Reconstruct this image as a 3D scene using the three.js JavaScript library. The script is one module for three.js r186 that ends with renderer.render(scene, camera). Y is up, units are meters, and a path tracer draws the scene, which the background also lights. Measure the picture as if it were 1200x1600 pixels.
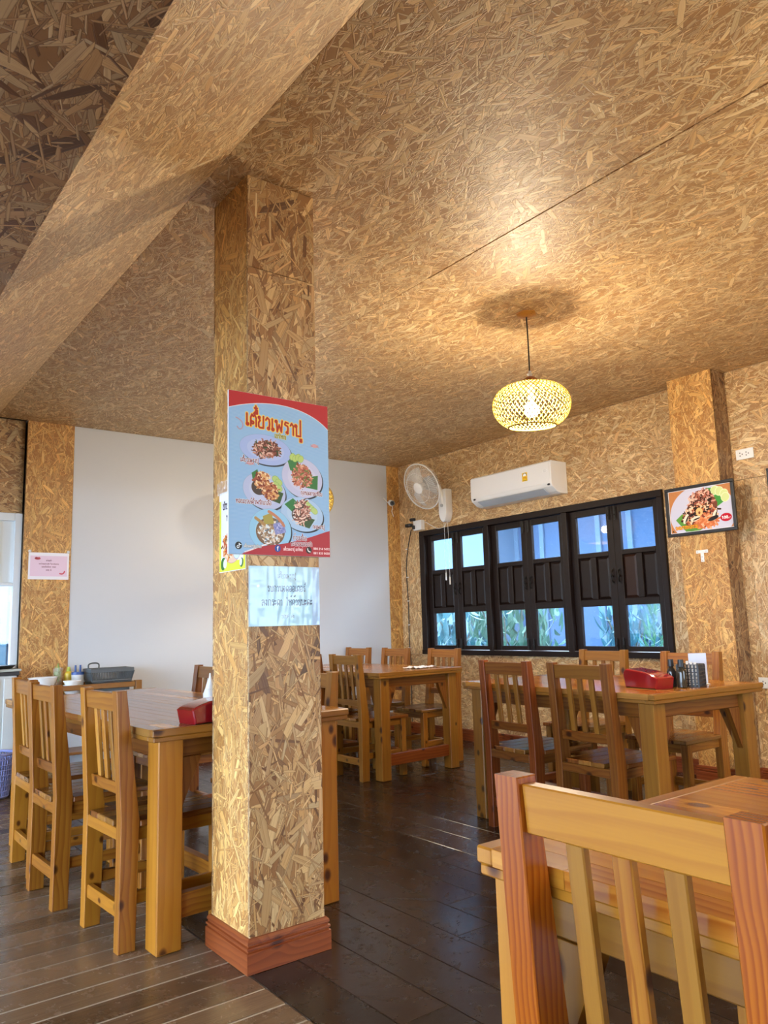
import * as THREE from 'three';
import { mergeGeometries } from 'three/addons/utils/BufferGeometryUtils.js';
import { ImprovedNoise } from 'three/addons/math/ImprovedNoise.js';

// ---------------------------------------------------------------- camera, sky, exposure
const scene = new THREE.Scene();
const camera = new THREE.PerspectiveCamera(67.617, 1200 / 1600, 0.05, 200);
camera.rotation.order = 'YXZ';
camera.rotation.set(8.376 * Math.PI / 180, -37.367 * Math.PI / 180, -1.658 * Math.PI / 180);
camera.position.set(0, 1.11, 0);
const renderer = new THREE.WebGLRenderer({ antialias: true });
renderer.toneMapping = THREE.LinearToneMapping;
renderer.toneMappingExposure = 1.5;
renderer.shadowMap.enabled = true;
scene.background = new THREE.Color().setRGB(7.2, 9.2, 11.8);      // bright overcast daylight, cool beside the warm lamps
const LAMP_POWER = 6.0, LAMP_COLOR = new THREE.Color().setRGB(1, 0.85, 0.63);

// ---------------------------------------------------------------- helpers
const DEG = Math.PI / 180;
function rng(seed) { let s = seed | 0; return () => { s = (s + 0x6d2b79f5) | 0; let t = Math.imul(s ^ (s >>> 15), 1 | s); t = (t + Math.imul(t ^ (t >>> 7), 61 | t)) ^ t; return ((t ^ (t >>> 14)) >>> 0) / 4294967296; }; }
const R0 = rng(7);
const noise = new ImprovedNoise();
const used = new Map();
function numbered(n) { const k = used.get(n) || 0; used.set(n, k + 1); return k ? n + '_' + String(k).padStart(3, '0') : n; }
function tag(o, label, category, group) { o.userData.label = label; o.userData.category = category; if (group) o.userData.group = group; return o; }
function shade(o) { o.castShadow = true; o.receiveShadow = true; return o; }
function mesh(name, geo, mat, parent) { const m = shade(new THREE.Mesh(geo, mat)); m.name = parent ? name : numbered(name); (parent || scene).add(m); return m; }
function thing(name, label, category, pos = [0, 0, 0], turn = 0, group) { const g = new THREE.Group(); g.name = numbered(name); g.position.set(...pos); g.rotation.y = turn; scene.add(g); return tag(g, label, category, group); }
function struct(name, label, category) { const g = new THREE.Group(); g.name = name; scene.add(g); g.userData.kind = 'structure'; return tag(g, label, category); }
function part(name, parent) { const g = new THREE.Group(); g.name = name; parent.add(g); return g; }

// a block with chamfered edges on any eight corners; corner index bits are x, y, z
function hexa(P, c = 0.003) {
  const v = P.map((p) => new THREE.Vector3(...p)), pos = [];
  const F = [[0, 1], [1, 2], [2, 0]].flatMap(() => []);
  const key = {}, get = (k, ax) => key[k + '_' + ax] || (key[k + '_' + ax] = (() => {
    const o = v[k].clone();
    for (const a of [0, 1, 2]) if (a !== ax) { const d = v[k ^ (1 << a)].clone().sub(v[k]); const l = d.length(); o.addScaledVector(d, Math.min(c, l * 0.45) / (l || 1)); }
    return o;
  })());
  const center = v.reduce((s, p) => s.add(p), new THREE.Vector3()).multiplyScalar(1 / 8);
  const tri = (a, b, d) => { const n = b.clone().sub(a).cross(d.clone().sub(a)), m = a.clone().add(b).add(d).multiplyScalar(1 / 3).sub(center); if (n.dot(m) < 0) [b, d] = [d, b]; for (const p of [a, b, d]) pos.push(p.x, p.y, p.z); };
  const quad = (a, b, d, e) => { tri(a, b, d); tri(a, d, e); };
  for (const ax of [0, 1, 2]) {
    const b1 = 1 << ((ax + 1) % 3), b2 = 1 << ((ax + 2) % 3);
    for (const s of [0, 1 << ax]) quad(get(s, ax), get(s | b1, ax), get(s | b1 | b2, ax), get(s | b2, ax));
  }
  if (c > 0) {
    for (const ax of [0, 1, 2]) { // edges running along ax, between the faces of the two other axes
      const A = (ax + 1) % 3, B = (ax + 2) % 3;
      for (const k of [0, 1 << A, 1 << B, (1 << A) | (1 << B)]) quad(get(k, A), get(k | (1 << ax), A), get(k | (1 << ax), B), get(k, B));
    }
    for (let k = 0; k < 8; k++) tri(get(k, 0), get(k, 1), get(k, 2));
  }
  const g = new THREE.BufferGeometry();
  g.setAttribute('position', new THREE.Float32BufferAttribute(pos, 3));
  g.computeVertexNormals();
  return g;
}
// uv in metres / tile, u along the grain axis
function boxUV(g0, axis = 1, tile = 1, off = [R0() * 5, R0() * 5]) {
  const g = g0.index ? g0.toNonIndexed() : g0;
  if (!g.attributes.normal) g.computeVertexNormals();
  const p = g.attributes.position, uv = new Float32Array(p.count * 2), A = [0, 0, 0], n = new THREE.Vector3(), a = new THREE.Vector3(), b = new THREE.Vector3(), c = new THREE.Vector3();
  for (let i = 0; i < p.count; i += 3) {
    a.fromBufferAttribute(p, i); b.fromBufferAttribute(p, i + 1).sub(a); c.fromBufferAttribute(p, i + 2).sub(a); n.crossVectors(b, c);
    const m = [Math.abs(n.x), Math.abs(n.y), Math.abs(n.z)], d = m.indexOf(Math.max(...m));
    let U = axis, V = [0, 1, 2].find((k) => k !== axis && k !== d);
    if (d === axis) { U = (axis + 1) % 3; V = (axis + 2) % 3; }
    for (let k = 0; k < 3; k++) { A[0] = p.getX(i + k); A[1] = p.getY(i + k); A[2] = p.getZ(i + k); uv[(i + k) * 2] = A[U] / tile + off[0]; uv[(i + k) * 2 + 1] = A[V] / tile + off[1] + d * 0.13; }
  }
  g.setAttribute('uv', new THREE.BufferAttribute(uv, 2));
  return g;
}
const corners = ([x0, x1], [y0, y1], [z0, z1]) => [0, 1, 2, 3, 4, 5, 6, 7].map((k) => [k & 1 ? x1 : x0, k & 2 ? y1 : y0, k & 4 ? z1 : z0]);
function blk(x, y, z, { c = 0.003, axis, tile = 1, off } = {}) {
  const s = [x[1] - x[0], y[1] - y[0], z[1] - z[0]]; if (axis === undefined) axis = s.indexOf(Math.max(...s));
  return boxUV(hexa(corners(x, y, z), c), axis, tile, off);
}
function plain(g) { const h = g.index ? g.toNonIndexed() : g.clone(); for (const k of Object.keys(h.attributes)) if (!['position', 'normal', 'uv'].includes(k)) h.deleteAttribute(k); return h; }
const merge = (list) => mergeGeometries(list.map(plain));
function tube(points, r, seg = 24, rad = 6, closed = false) { return new THREE.TubeGeometry(new THREE.CatmullRomCurve3(points.map((p) => new THREE.Vector3(...p)), closed), seg, r, rad, closed); }
function cyl(r0, r1, h, pos, seg = 20, rot) { const g = new THREE.CylinderGeometry(r0, r1, h, seg); if (rot) { g.rotateX(rot[0]); g.rotateY(rot[1]); g.rotateZ(rot[2]); } g.translate(...pos); return g; }
function canvas(w, h, draw, srgb = true) {
  const c = document.createElement('canvas'); c.width = w; c.height = h; draw(c.getContext('2d'), w, h);
  const t = new THREE.CanvasTexture(c); if (srgb) t.colorSpace = THREE.SRGBColorSpace; t.wrapS = t.wrapT = THREE.RepeatWrapping; t.magFilter = THREE.LinearFilter; return t;
}
const rgb = (r, g, b) => `rgb(${r | 0},${g | 0},${b | 0})`;

// ---------------------------------------------------------------- textures
// oriented strand board: thousands of flat wood strands, drawn once for colour and once for height
function strandBoard(seed, count, scale, spread, dark, line) {
  const r = rng(seed), S = 2048, list = [];
  const tones = [[232, 204, 156], [222, 190, 140], [214, 180, 130], [238, 212, 166], [204, 168, 118], [228, 198, 150], [220, 184, 138], [184, 146, 100], [208, 174, 128], [158, 118, 80], [128, 92, 62]].slice(0, dark);
  for (let i = 0; i < count; i++) {
    const late = i / count, big = r(), thin = r() < 0.3;
    const L = (24 + 74 * r() * r() + (big > 0.8 ? 50 * r() : 0)) * scale, W = (thin ? 1.6 + 2 * r() : 2.8 + 9 * r() * r() + (big > 0.8 ? 15 * r() : 0)) * scale;
    const a = (r() < 0.62 ? (r() + r() + r() - 1.5) * spread : r() * Math.PI);
    const t = tones[Math.floor(Math.pow(r(), 1.25) * tones.length)], k = (dark < 10 ? 0.90 : 0.86) + (dark < 10 ? 0.13 : 0.20) * r(), warm = (r() - 0.5) * 12;
    const poly = [], n = 3, s0 = (r() - 0.5) * W * 1.6, s1 = (r() - 0.5) * W * 1.6, end = () => 0.45 + 0.6 * r();
    for (let j = 0; j <= n; j++) poly.push([-L / 2 + (L * j) / n + (j ? (j === n ? -s1 : (r() - 0.5) * 6) : -s0), -W / 2 * (j === 0 || j === n ? end() : 0.88 + 0.24 * r())]);
    for (let j = n; j >= 0; j--) poly.push([-L / 2 + (L * j) / n + (j ? (j === n ? s1 : (r() - 0.5) * 6) : s0), W / 2 * (j === 0 || j === n ? end() : 0.88 + 0.24 * r())]);
    const veins = Array.from({ length: 2 + Math.floor(W / 3) }, () => [(r() - 0.5) * W * 0.8, r(), r() * 0.42]);
    list.push({ x: r() * S, y: r() * S, L, W, a, col: [t[0] * k + warm, t[1] * k, t[2] * k - warm], h: 60 + 160 * r(), poly, veins, late });
  }
  const paint = (ctx, height) => {
    ctx.fillStyle = height ? 'rgb(60,60,60)' : 'rgb(168,128,84)'; ctx.fillRect(0, 0, S, S);
    for (const s of list) {
      const m = s.L / 2 + 8;
      for (const dx of s.x < m ? [0, S] : s.x > S - m ? [0, -S] : [0]) for (const dy of s.y < m ? [0, S] : s.y > S - m ? [0, -S] : [0]) {
        ctx.save(); ctx.translate(s.x + dx, s.y + dy); ctx.rotate(s.a);
        ctx.beginPath(); s.poly.forEach(([x, y], i) => (i ? ctx.lineTo(x, y) : ctx.moveTo(x, y))); ctx.closePath();
        if (height) { ctx.fillStyle = rgb(s.h, s.h, s.h); ctx.fill(); ctx.strokeStyle = 'rgba(30,30,30,0.55)'; ctx.lineWidth = 1.6; ctx.stroke(); } else {
          ctx.fillStyle = rgb(...s.col); ctx.fill();
          ctx.strokeStyle = `rgba(84,54,30,${line})`; ctx.lineWidth = 1.2; ctx.stroke();
          ctx.lineWidth = 0.9;
          for (const [y, d, al] of s.veins) { ctx.strokeStyle = d < 0.6 ? `rgba(120,78,38,${al})` : `rgba(240,214,164,${al})`; ctx.beginPath(); ctx.moveTo(-s.L * 0.42, y); ctx.lineTo(s.L * 0.42, y + (d - 0.5) * 2); ctx.stroke(); }
        }
        ctx.restore();
      }
    }
  };
  return { map: canvas(S, S, (c) => paint(c, false)), bump: canvas(S, S, (c) => paint(c, true), false) };
}
const OSB_TILE = 1.9;
const osbFine = strandBoard(11, 19000, 1.2, 0.7, 9, 0.30), osbBold = strandBoard(23, 8200, 1.95, 1.0, 11, 0.44), osbWide = strandBoard(41, 12500, 1.5, 0.9, 9, 0.36);
const osb = (t, r, g, b, rough = 0.42) => new THREE.MeshStandardMaterial({ map: t.map, bumpMap: t.bump, bumpScale: 0.0015, roughness: rough, color: new THREE.Color().setRGB(r, g, b) });
const M = {};
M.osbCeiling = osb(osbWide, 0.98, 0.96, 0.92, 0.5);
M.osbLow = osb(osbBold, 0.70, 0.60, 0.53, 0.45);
M.osbSlope = osb(osbFine, 1.0, 0.98, 0.92, 0.42);
M.osbWall = osb(osbWide, 1.0, 0.96, 0.88, 0.45);
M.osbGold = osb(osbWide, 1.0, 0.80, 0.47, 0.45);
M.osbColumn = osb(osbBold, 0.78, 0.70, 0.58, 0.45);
M.osbWorn = osb(osbBold, 0.56, 0.48, 0.42, 0.55);

// pine: growth lines along u with knots, 2 m by 0.5 m
function pine(seed, { lines, contrast, knots, light, dark }) {
  const r = rng(seed), W = 1024, H = 512, data = new Uint8Array(W * H * 4);
  const K = Array.from({ length: knots }, () => [r() * 2, r() * 0.5, 0.007 + 0.008 * r()]);
  for (let j = 0; j < H; j++) for (let i = 0; i < W; i++) {
    const u = (i / W) * 2, v = (j / H) * 0.5;
    const cu = Math.cos(u * Math.PI), su = Math.sin(u * Math.PI);
    let w = v + 0.018 * noise.noise(cu * 0.9 + seed, su * 0.9, v * 6) + 0.004 * noise.noise(cu * 4, su * 4 + seed, v * 30), knot = 0;
    for (const [ku, kv, kr] of K) {
      let du = Math.abs(u - ku); du = Math.min(du, 2 - du); let dv = v - kv; if (dv > 0.25) dv -= 0.5; if (dv < -0.25) dv += 0.5;
      const d = Math.sqrt(du * du * 0.45 + dv * dv); w += Math.sign(dv || 1) * kr * 1.3 * Math.exp(-(du * du) / (0.0016 + kr * 0.1) - (dv * dv) / (kr * kr * 9));
      if (d < kr * 1.4) knot = Math.max(knot, 1 - Math.max(0, (d - kr * 0.55) / (kr * 0.85)));
    }
    const ph = w * lines, f = ph - Math.floor(ph), ring = Math.pow(f, 2.2) * (1 - Math.pow(f, 14));
    const fine = 0.5 + 0.5 * noise.noise(u * 9, v * 420, seed * 3.1), broad = 0.5 + 0.5 * noise.noise(cu * 1.2, su * 1.2 + 4, v * 16 + seed);
    let t = contrast * ring + 0.16 * fine + 0.30 * broad - 0.1; t = Math.min(1, Math.max(0, t));
    const o = (j * W + i) * 4;
    for (let c = 0; c < 3; c++) { let x = light[c] + (dark[c] - light[c]) * t; x = x + ([74, 34, 14][c] - x) * knot * 0.85; data[o + c] = Math.max(0, Math.min(255, x)); }
    data[o + 3] = 255;
  }
  const t = new THREE.DataTexture(data, W, H); t.colorSpace = THREE.SRGBColorSpace; t.wrapS = t.wrapT = THREE.RepeatWrapping; t.magFilter = THREE.LinearFilter; t.repeat.set(0.5, 2); t.needsUpdate = true; return t;
}
const pineBold = pine(3, { lines: 46, contrast: 0.62, knots: 18, light: [222, 160, 84], dark: [150, 74, 26] });
const pineStripe = pine(6, { lines: 100, contrast: 0.72, knots: 5, light: [226, 152, 66], dark: [150, 66, 18] });
const pineSoft = pine(9, { lines: 30, contrast: 0.34, knots: 20, light: [226, 174, 92], dark: [168, 106, 44] });
const wood = (map, r, g, b, rough = 0.32) => new THREE.MeshPhysicalMaterial({ map, roughness: rough, color: new THREE.Color().setRGB(r, g, b), specularIntensity: 0.75 });
M.gold = wood(pineSoft, 0.54, 0.40, 0.15);
M.goldPale = wood(pineSoft, 0.66, 0.54, 0.30);
M.amber = wood(pineBold, 0.46, 0.385, 0.17);
M.orange = wood(pineStripe, 0.47, 0.31, 0.09, 0.24);
M.brown = wood(pineBold, 0.30, 0.23, 0.14);
M.umber = wood(pineSoft, 0.30, 0.22, 0.12);
M.redBrown = wood(pineBold, 0.33, 0.18, 0.12);
M.honey = wood(pineSoft, 0.36, 0.28, 0.14);
const topWood = (map, r, g, b) => { const m = wood(map, r, g, b, 0.17); m.specularIntensity = 0.65; return m; };
const TOPMATS = [topWood(pineSoft, 0.56, 0.49, 0.46), topWood(pineSoft, 0.36, 0.32, 0.32), topWood(pineBold, 0.52, 0.46, 0.44), topWood(pineSoft, 0.95, 0.84, 0.72), topWood(pineBold, 0.28, 0.24, 0.23)];
const TOPGOLD = [topWood(pineSoft, 0.60, 0.46, 0.26), topWood(pineSoft, 0.48, 0.35, 0.20), topWood(pineBold, 0.54, 0.41, 0.25), topWood(pineSoft, 0.30, 0.21, 0.12)];
const TOPBRIGHT = [topWood(pineSoft, 0.74, 0.58, 0.27), topWood(pineSoft, 0.60, 0.45, 0.20), topWood(pineSoft, 0.84, 0.69, 0.36), topWood(pineBold, 0.66, 0.54, 0.30)];
const SEATMATS = [wood(pineSoft, 0.32, 0.26, 0.22, 0.22), wood(pineBold, 0.30, 0.23, 0.19, 0.22), wood(pineSoft, 0.42, 0.34, 0.28, 0.22)];
M.skirting = wood(pineBold, 0.36, 0.20, 0.21, 0.35);

// dark varnished floor boards, scuffed
function boards(seed, base, grey, scuff) {
  const r = rng(seed), S = 1024;
  return canvas(S, S, (c) => {
    c.fillStyle = rgb(...base); c.fillRect(0, 0, S, S);
    for (let i = 0; i < 2600; i++) { const y = r() * S, x = r() * S, l = 60 + r() * 420, k = r(); c.strokeStyle = k < 0.5 ? `rgba(20,12,8,${0.05 + r() * 0.12})` : `rgba(${grey[0]},${grey[1]},${grey[2]},${0.03 + r() * 0.10})`; c.lineWidth = 0.7 + r() * 2.2; c.beginPath(); c.moveTo(x, y); c.lineTo(x + l, y + (r() - 0.5) * 6); c.stroke(); }
    for (let i = 0; i < 260; i++) { const x = r() * S, y = r() * S; for (let j = 0; j < 26; j++) { c.fillStyle = `rgba(${grey[0]},${grey[1]},${grey[2]},${scuff * r()})`; const a = r() * 6.28, d = r() * 34; c.fillRect(x + Math.cos(a) * d * 2, y + Math.sin(a) * d, 1 + r() * 7, 1 + r() * 2); } }
    for (let i = 0; i < 420; i++) { c.strokeStyle = `rgba(${grey[0] + 30},${grey[1] + 25},${grey[2] + 20},${scuff * (0.4 + r())})`; c.lineWidth = 0.6 + r(); const x = r() * S, y = r() * S, a = (r() - 0.5) * 1.4, l = 8 + r() * 60; c.beginPath(); c.moveTo(x, y); c.lineTo(x + Math.cos(a) * l, y + Math.sin(a) * l); c.stroke(); }
    for (let i = 0; i < 240; i++) { c.fillStyle = `rgba(214,200,180,${0.2 + r() * 0.5})`; const q = 0.6 + r() * 1.6; c.fillRect(r() * S, r() * S, q, q); }
  });
}
function roughMap(seed, lo, hi) {
  const W = 512, data = new Uint8Array(W * W * 4);
  for (let j = 0; j < W; j++) for (let i = 0; i < W; i++) {
    const a = (i / W) * 6.2832, b = (j / W) * 6.2832, x = Math.cos(a), y = Math.sin(a), z = Math.cos(b), w = Math.sin(b);
    let n = noise.noise(x * 2 + seed, y * 2 + z * 2, w * 2) * 0.6 + noise.noise(x * 7, y * 7 + z * 7 + seed, w * 7) * 0.4 + noise.noise(x * 24 + z * 9, y * 24, w * 24) * 0.3;
    const v = lo + (hi - lo) * Math.min(1, Math.max(0, 0.5 + n)), o = (j * W + i) * 4; data[o] = data[o + 1] = data[o + 2] = v * 255; data[o + 3] = 255;
  }
  const t = new THREE.DataTexture(data, W, W); t.wrapS = t.wrapT = THREE.RepeatWrapping; t.magFilter = THREE.LinearFilter; t.needsUpdate = true; return t;
}
const darkBoards = boards(31, [54, 38, 30], [150, 138, 128], 0.16), paleBoards = boards(37, [124, 102, 80], [184, 170, 150], 0.24);
const scuffRough = roughMap(5, 0.19, 0.30);
const floorMat = (map, r, g, b) => new THREE.MeshStandardMaterial({ map, roughnessMap: scuffRough, roughness: 1, color: new THREE.Color().setRGB(r, g, b) });
const DARKS = [floorMat(darkBoards, 0.44, 0.45, 0.50), floorMat(darkBoards, 0.34, 0.35, 0.38), floorMat(darkBoards, 0.56, 0.54, 0.56), floorMat(darkBoards, 0.46, 0.42, 0.43)];
const PALES = [floorMat(paleBoards, 0.80, 0.76, 0.70), floorMat(paleBoards, 0.50, 0.45, 0.40), floorMat(paleBoards, 1.0, 0.96, 0.90), floorMat(paleBoards, 0.64, 0.58, 0.52)];

const flat = (r, g, b, rough = 0.6, extra = {}) => new THREE.MeshStandardMaterial({ color: new THREE.Color().setRGB(r, g, b), roughness: rough, ...extra });
M.grout = flat(0.50, 0.42, 0.32, 0.9); M.gap = flat(0.02, 0.016, 0.012, 0.9);
M.white = flat(0.80, 0.80, 0.79, 0.55); M.whitePlastic = flat(0.82, 0.82, 0.80, 0.32); M.greyPlastic = flat(0.46, 0.48, 0.50, 0.4);
M.black = flat(0.012, 0.012, 0.014, 0.4); M.metal = flat(0.55, 0.55, 0.56, 0.35, { metalness: 0.8 });
M.shutter = new THREE.MeshPhysicalMaterial({ color: new THREE.Color().setRGB(0.013, 0.0065, 0.0045), roughness: 0.4, specularIntensity: 0.5, bumpMap: osbFine.bump, bumpScale: 0.0004 });
M.shutterRed = new THREE.MeshPhysicalMaterial({ color: new THREE.Color().setRGB(0.030, 0.012, 0.007), roughness: 0.4, specularIntensity: 0.5 });
M.glass = new THREE.MeshPhysicalMaterial({ color: 0xffffff, transmission: 1, thickness: 0, roughness: 0.02, ior: 1.5 });
M.iron = flat(0.02, 0.018, 0.016, 0.35, { metalness: 0.6 });
M.plaster = flat(0.60, 0.63, 0.67, 0.5);
M.lacquer = new THREE.MeshPhysicalMaterial({ color: new THREE.Color().setRGB(0.24, 0.006, 0.012), roughness: 0.16, clearcoat: 1, clearcoatRoughness: 0.05 });

// ---------------------------------------------------------------- the room
const XW = 5.134, YC = 2.812, ZB = -6.45, ZF = 3.0, XL = -3.2, YL = 2.225, XR = 1.133, XS = 0.457, XJ = 1.236;
const panel = (parent, x, y, z, mat, axis, c = 0.0015) => mesh('panel', boxUV(hexa(corners(x, y, z), c), axis, OSB_TILE), mat, parent);

// floor: dark boards along the window wall, paler boards across the entrance side
{
  const f = struct('floor', 'dark varnished plank floor with paler worn planks on the entrance side', 'floor');
  mesh('subfloor', blk([XL - 0.3, XJ], [-0.12, -0.0028], [ZB - 0.3, ZF + 0.2]), M.grout, f);
  mesh('subfloor', blk([XJ, XW + 0.2], [-0.12, -0.003], [ZB - 0.3, ZF + 0.2]), flat(0.16, 0.14, 0.12, 0.9), f);
  const r = rng(51);
  const cut = (from, to, first, len) => { const out = []; let a = from, b = from + first; while (a < to - 0.01) { if (b > to - 0.5) b = to; out.push([a, b]); a = b; b = a + len(); } return out; };
  for (let k = 0, x = XJ + 0.004; x < XW - 0.02; k++, x += 0.178) {
    for (const [a, b] of cut(ZB, ZF, 0.7 + r() * 2.2, () => 1.9 + r() * 1.3)) {
      const x1 = Math.min(x + 0.1758, XW), dy = r() * 0.0012;
      mesh('plank', boxUV(hexa(corners([x, x1], [-0.0028, -0.0012 + dy], [a + 0.001, b - 0.001]), 0.0016), 2, 0.9, [r() * 4, r() * 4]), DARKS[Math.floor(r() * 4)], f);
    }
  }
  for (let k = 0, z = ZB; z < ZF; k++, z += 0.126) {
    for (const [a, b] of cut(XL, XJ, 1.2 + r() * 2.2, () => 1.8 + r() * 1.2)) {
      const dy = r() * 0.002;
      mesh('plank', boxUV(hexa(corners([a + 0.001, b - 0.001], [-0.0026, -0.002 + dy], [z, Math.min(z + 0.1175, ZF)]), 0.0025), 0, 0.9, [r() * 4, r() * 4]), PALES[Math.floor(r() * 4)], f);
    }
  }
}
// flat ceiling of strand boards, the slope down to the low ceiling, the low ceiling over the entrance side
{
  const c = struct('ceiling', 'flat strand board ceiling with a dark joint between the boards', 'ceiling');
  mesh('backing', blk([XR - 0.1, XW + 0.3], [YC + 0.012, YC + 0.12], [ZB - 0.3, ZF + 0.3]), M.gap, c);
  const xs = [XR, 2.391, 3.611, XW], zs = [ZB, -5.30, -2.711, -0.27, ZF];
  for (let i = 0; i < 3; i++) for (let j = 0; j < 4; j++) {
    const gx = (k) => (k === 1 && j >= 2 ? 0.003 : 0.0006);
    panel(c, [xs[i] + (i ? gx(i) : 0), xs[i + 1] - (i < 2 ? gx(i + 1) : 0)], [YC, YC + 0.012], [zs[j] + 0.0009, zs[j + 1] - 0.0009], M.osbCeiling, 2);
  }
  const s = struct('ceiling_slope', 'sloping strand board strip between the high and the low ceiling', 'ceiling');
  const slope = (z0, z1, lift) => { const n = [-0.655, 0.755], T = 0.012; const pts = []; for (let k = 0; k < 8; k++) { const hi = k & 1, up = k & 2, z = k & 4 ? z1 : z0; pts.push([(hi ? XR : XS) + (up ? n[0] * T : 0), (hi ? YC : YL + lift) + (up ? n[1] * T : 0), z]); } return boxUV(hexa(pts, 0.001), 2, OSB_TILE); };
  mesh('panel', slope(ZB - 0.08, -2.6495, 0), M.osbSlope, s); mesh('panel', slope(-2.6475, -0.2, 0.0), M.osbSlope, s); mesh('panel', slope(-0.199, ZF, 0.0), M.osbSlope, s);
  mesh('backing', boxUV(hexa([[XS - 0.2, YL + 0.03, ZB - 0.2], [XR, YC + 0.02, ZB - 0.2], [XS - 0.3, YL + 0.7, ZB - 0.2], [XR, YC + 0.12, ZB - 0.2], [XS - 0.2, YL + 0.03, ZF + 0.2], [XR, YC + 0.02, ZF + 0.2], [XS - 0.3, YL + 0.7, ZF + 0.2], [XR, YC + 0.12, ZF + 0.2]], 0), 2, 1), M.gap, s);
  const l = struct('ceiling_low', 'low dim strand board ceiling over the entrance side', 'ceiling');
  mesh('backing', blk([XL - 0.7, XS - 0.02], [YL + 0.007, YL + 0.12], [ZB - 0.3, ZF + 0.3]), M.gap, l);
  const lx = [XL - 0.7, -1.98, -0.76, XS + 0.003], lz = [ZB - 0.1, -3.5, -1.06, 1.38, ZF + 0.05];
  for (let i = 0; i < 3; i++) for (let j = 0; j < 4; j++) panel(l, [lx[i] + 0.001, lx[i + 1] - 0.001], [YL - 0.008, YL + 0.006], [lz[j] + 0.001, lz[j + 1] - 0.001], M.osbLow, 2);
}
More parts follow.
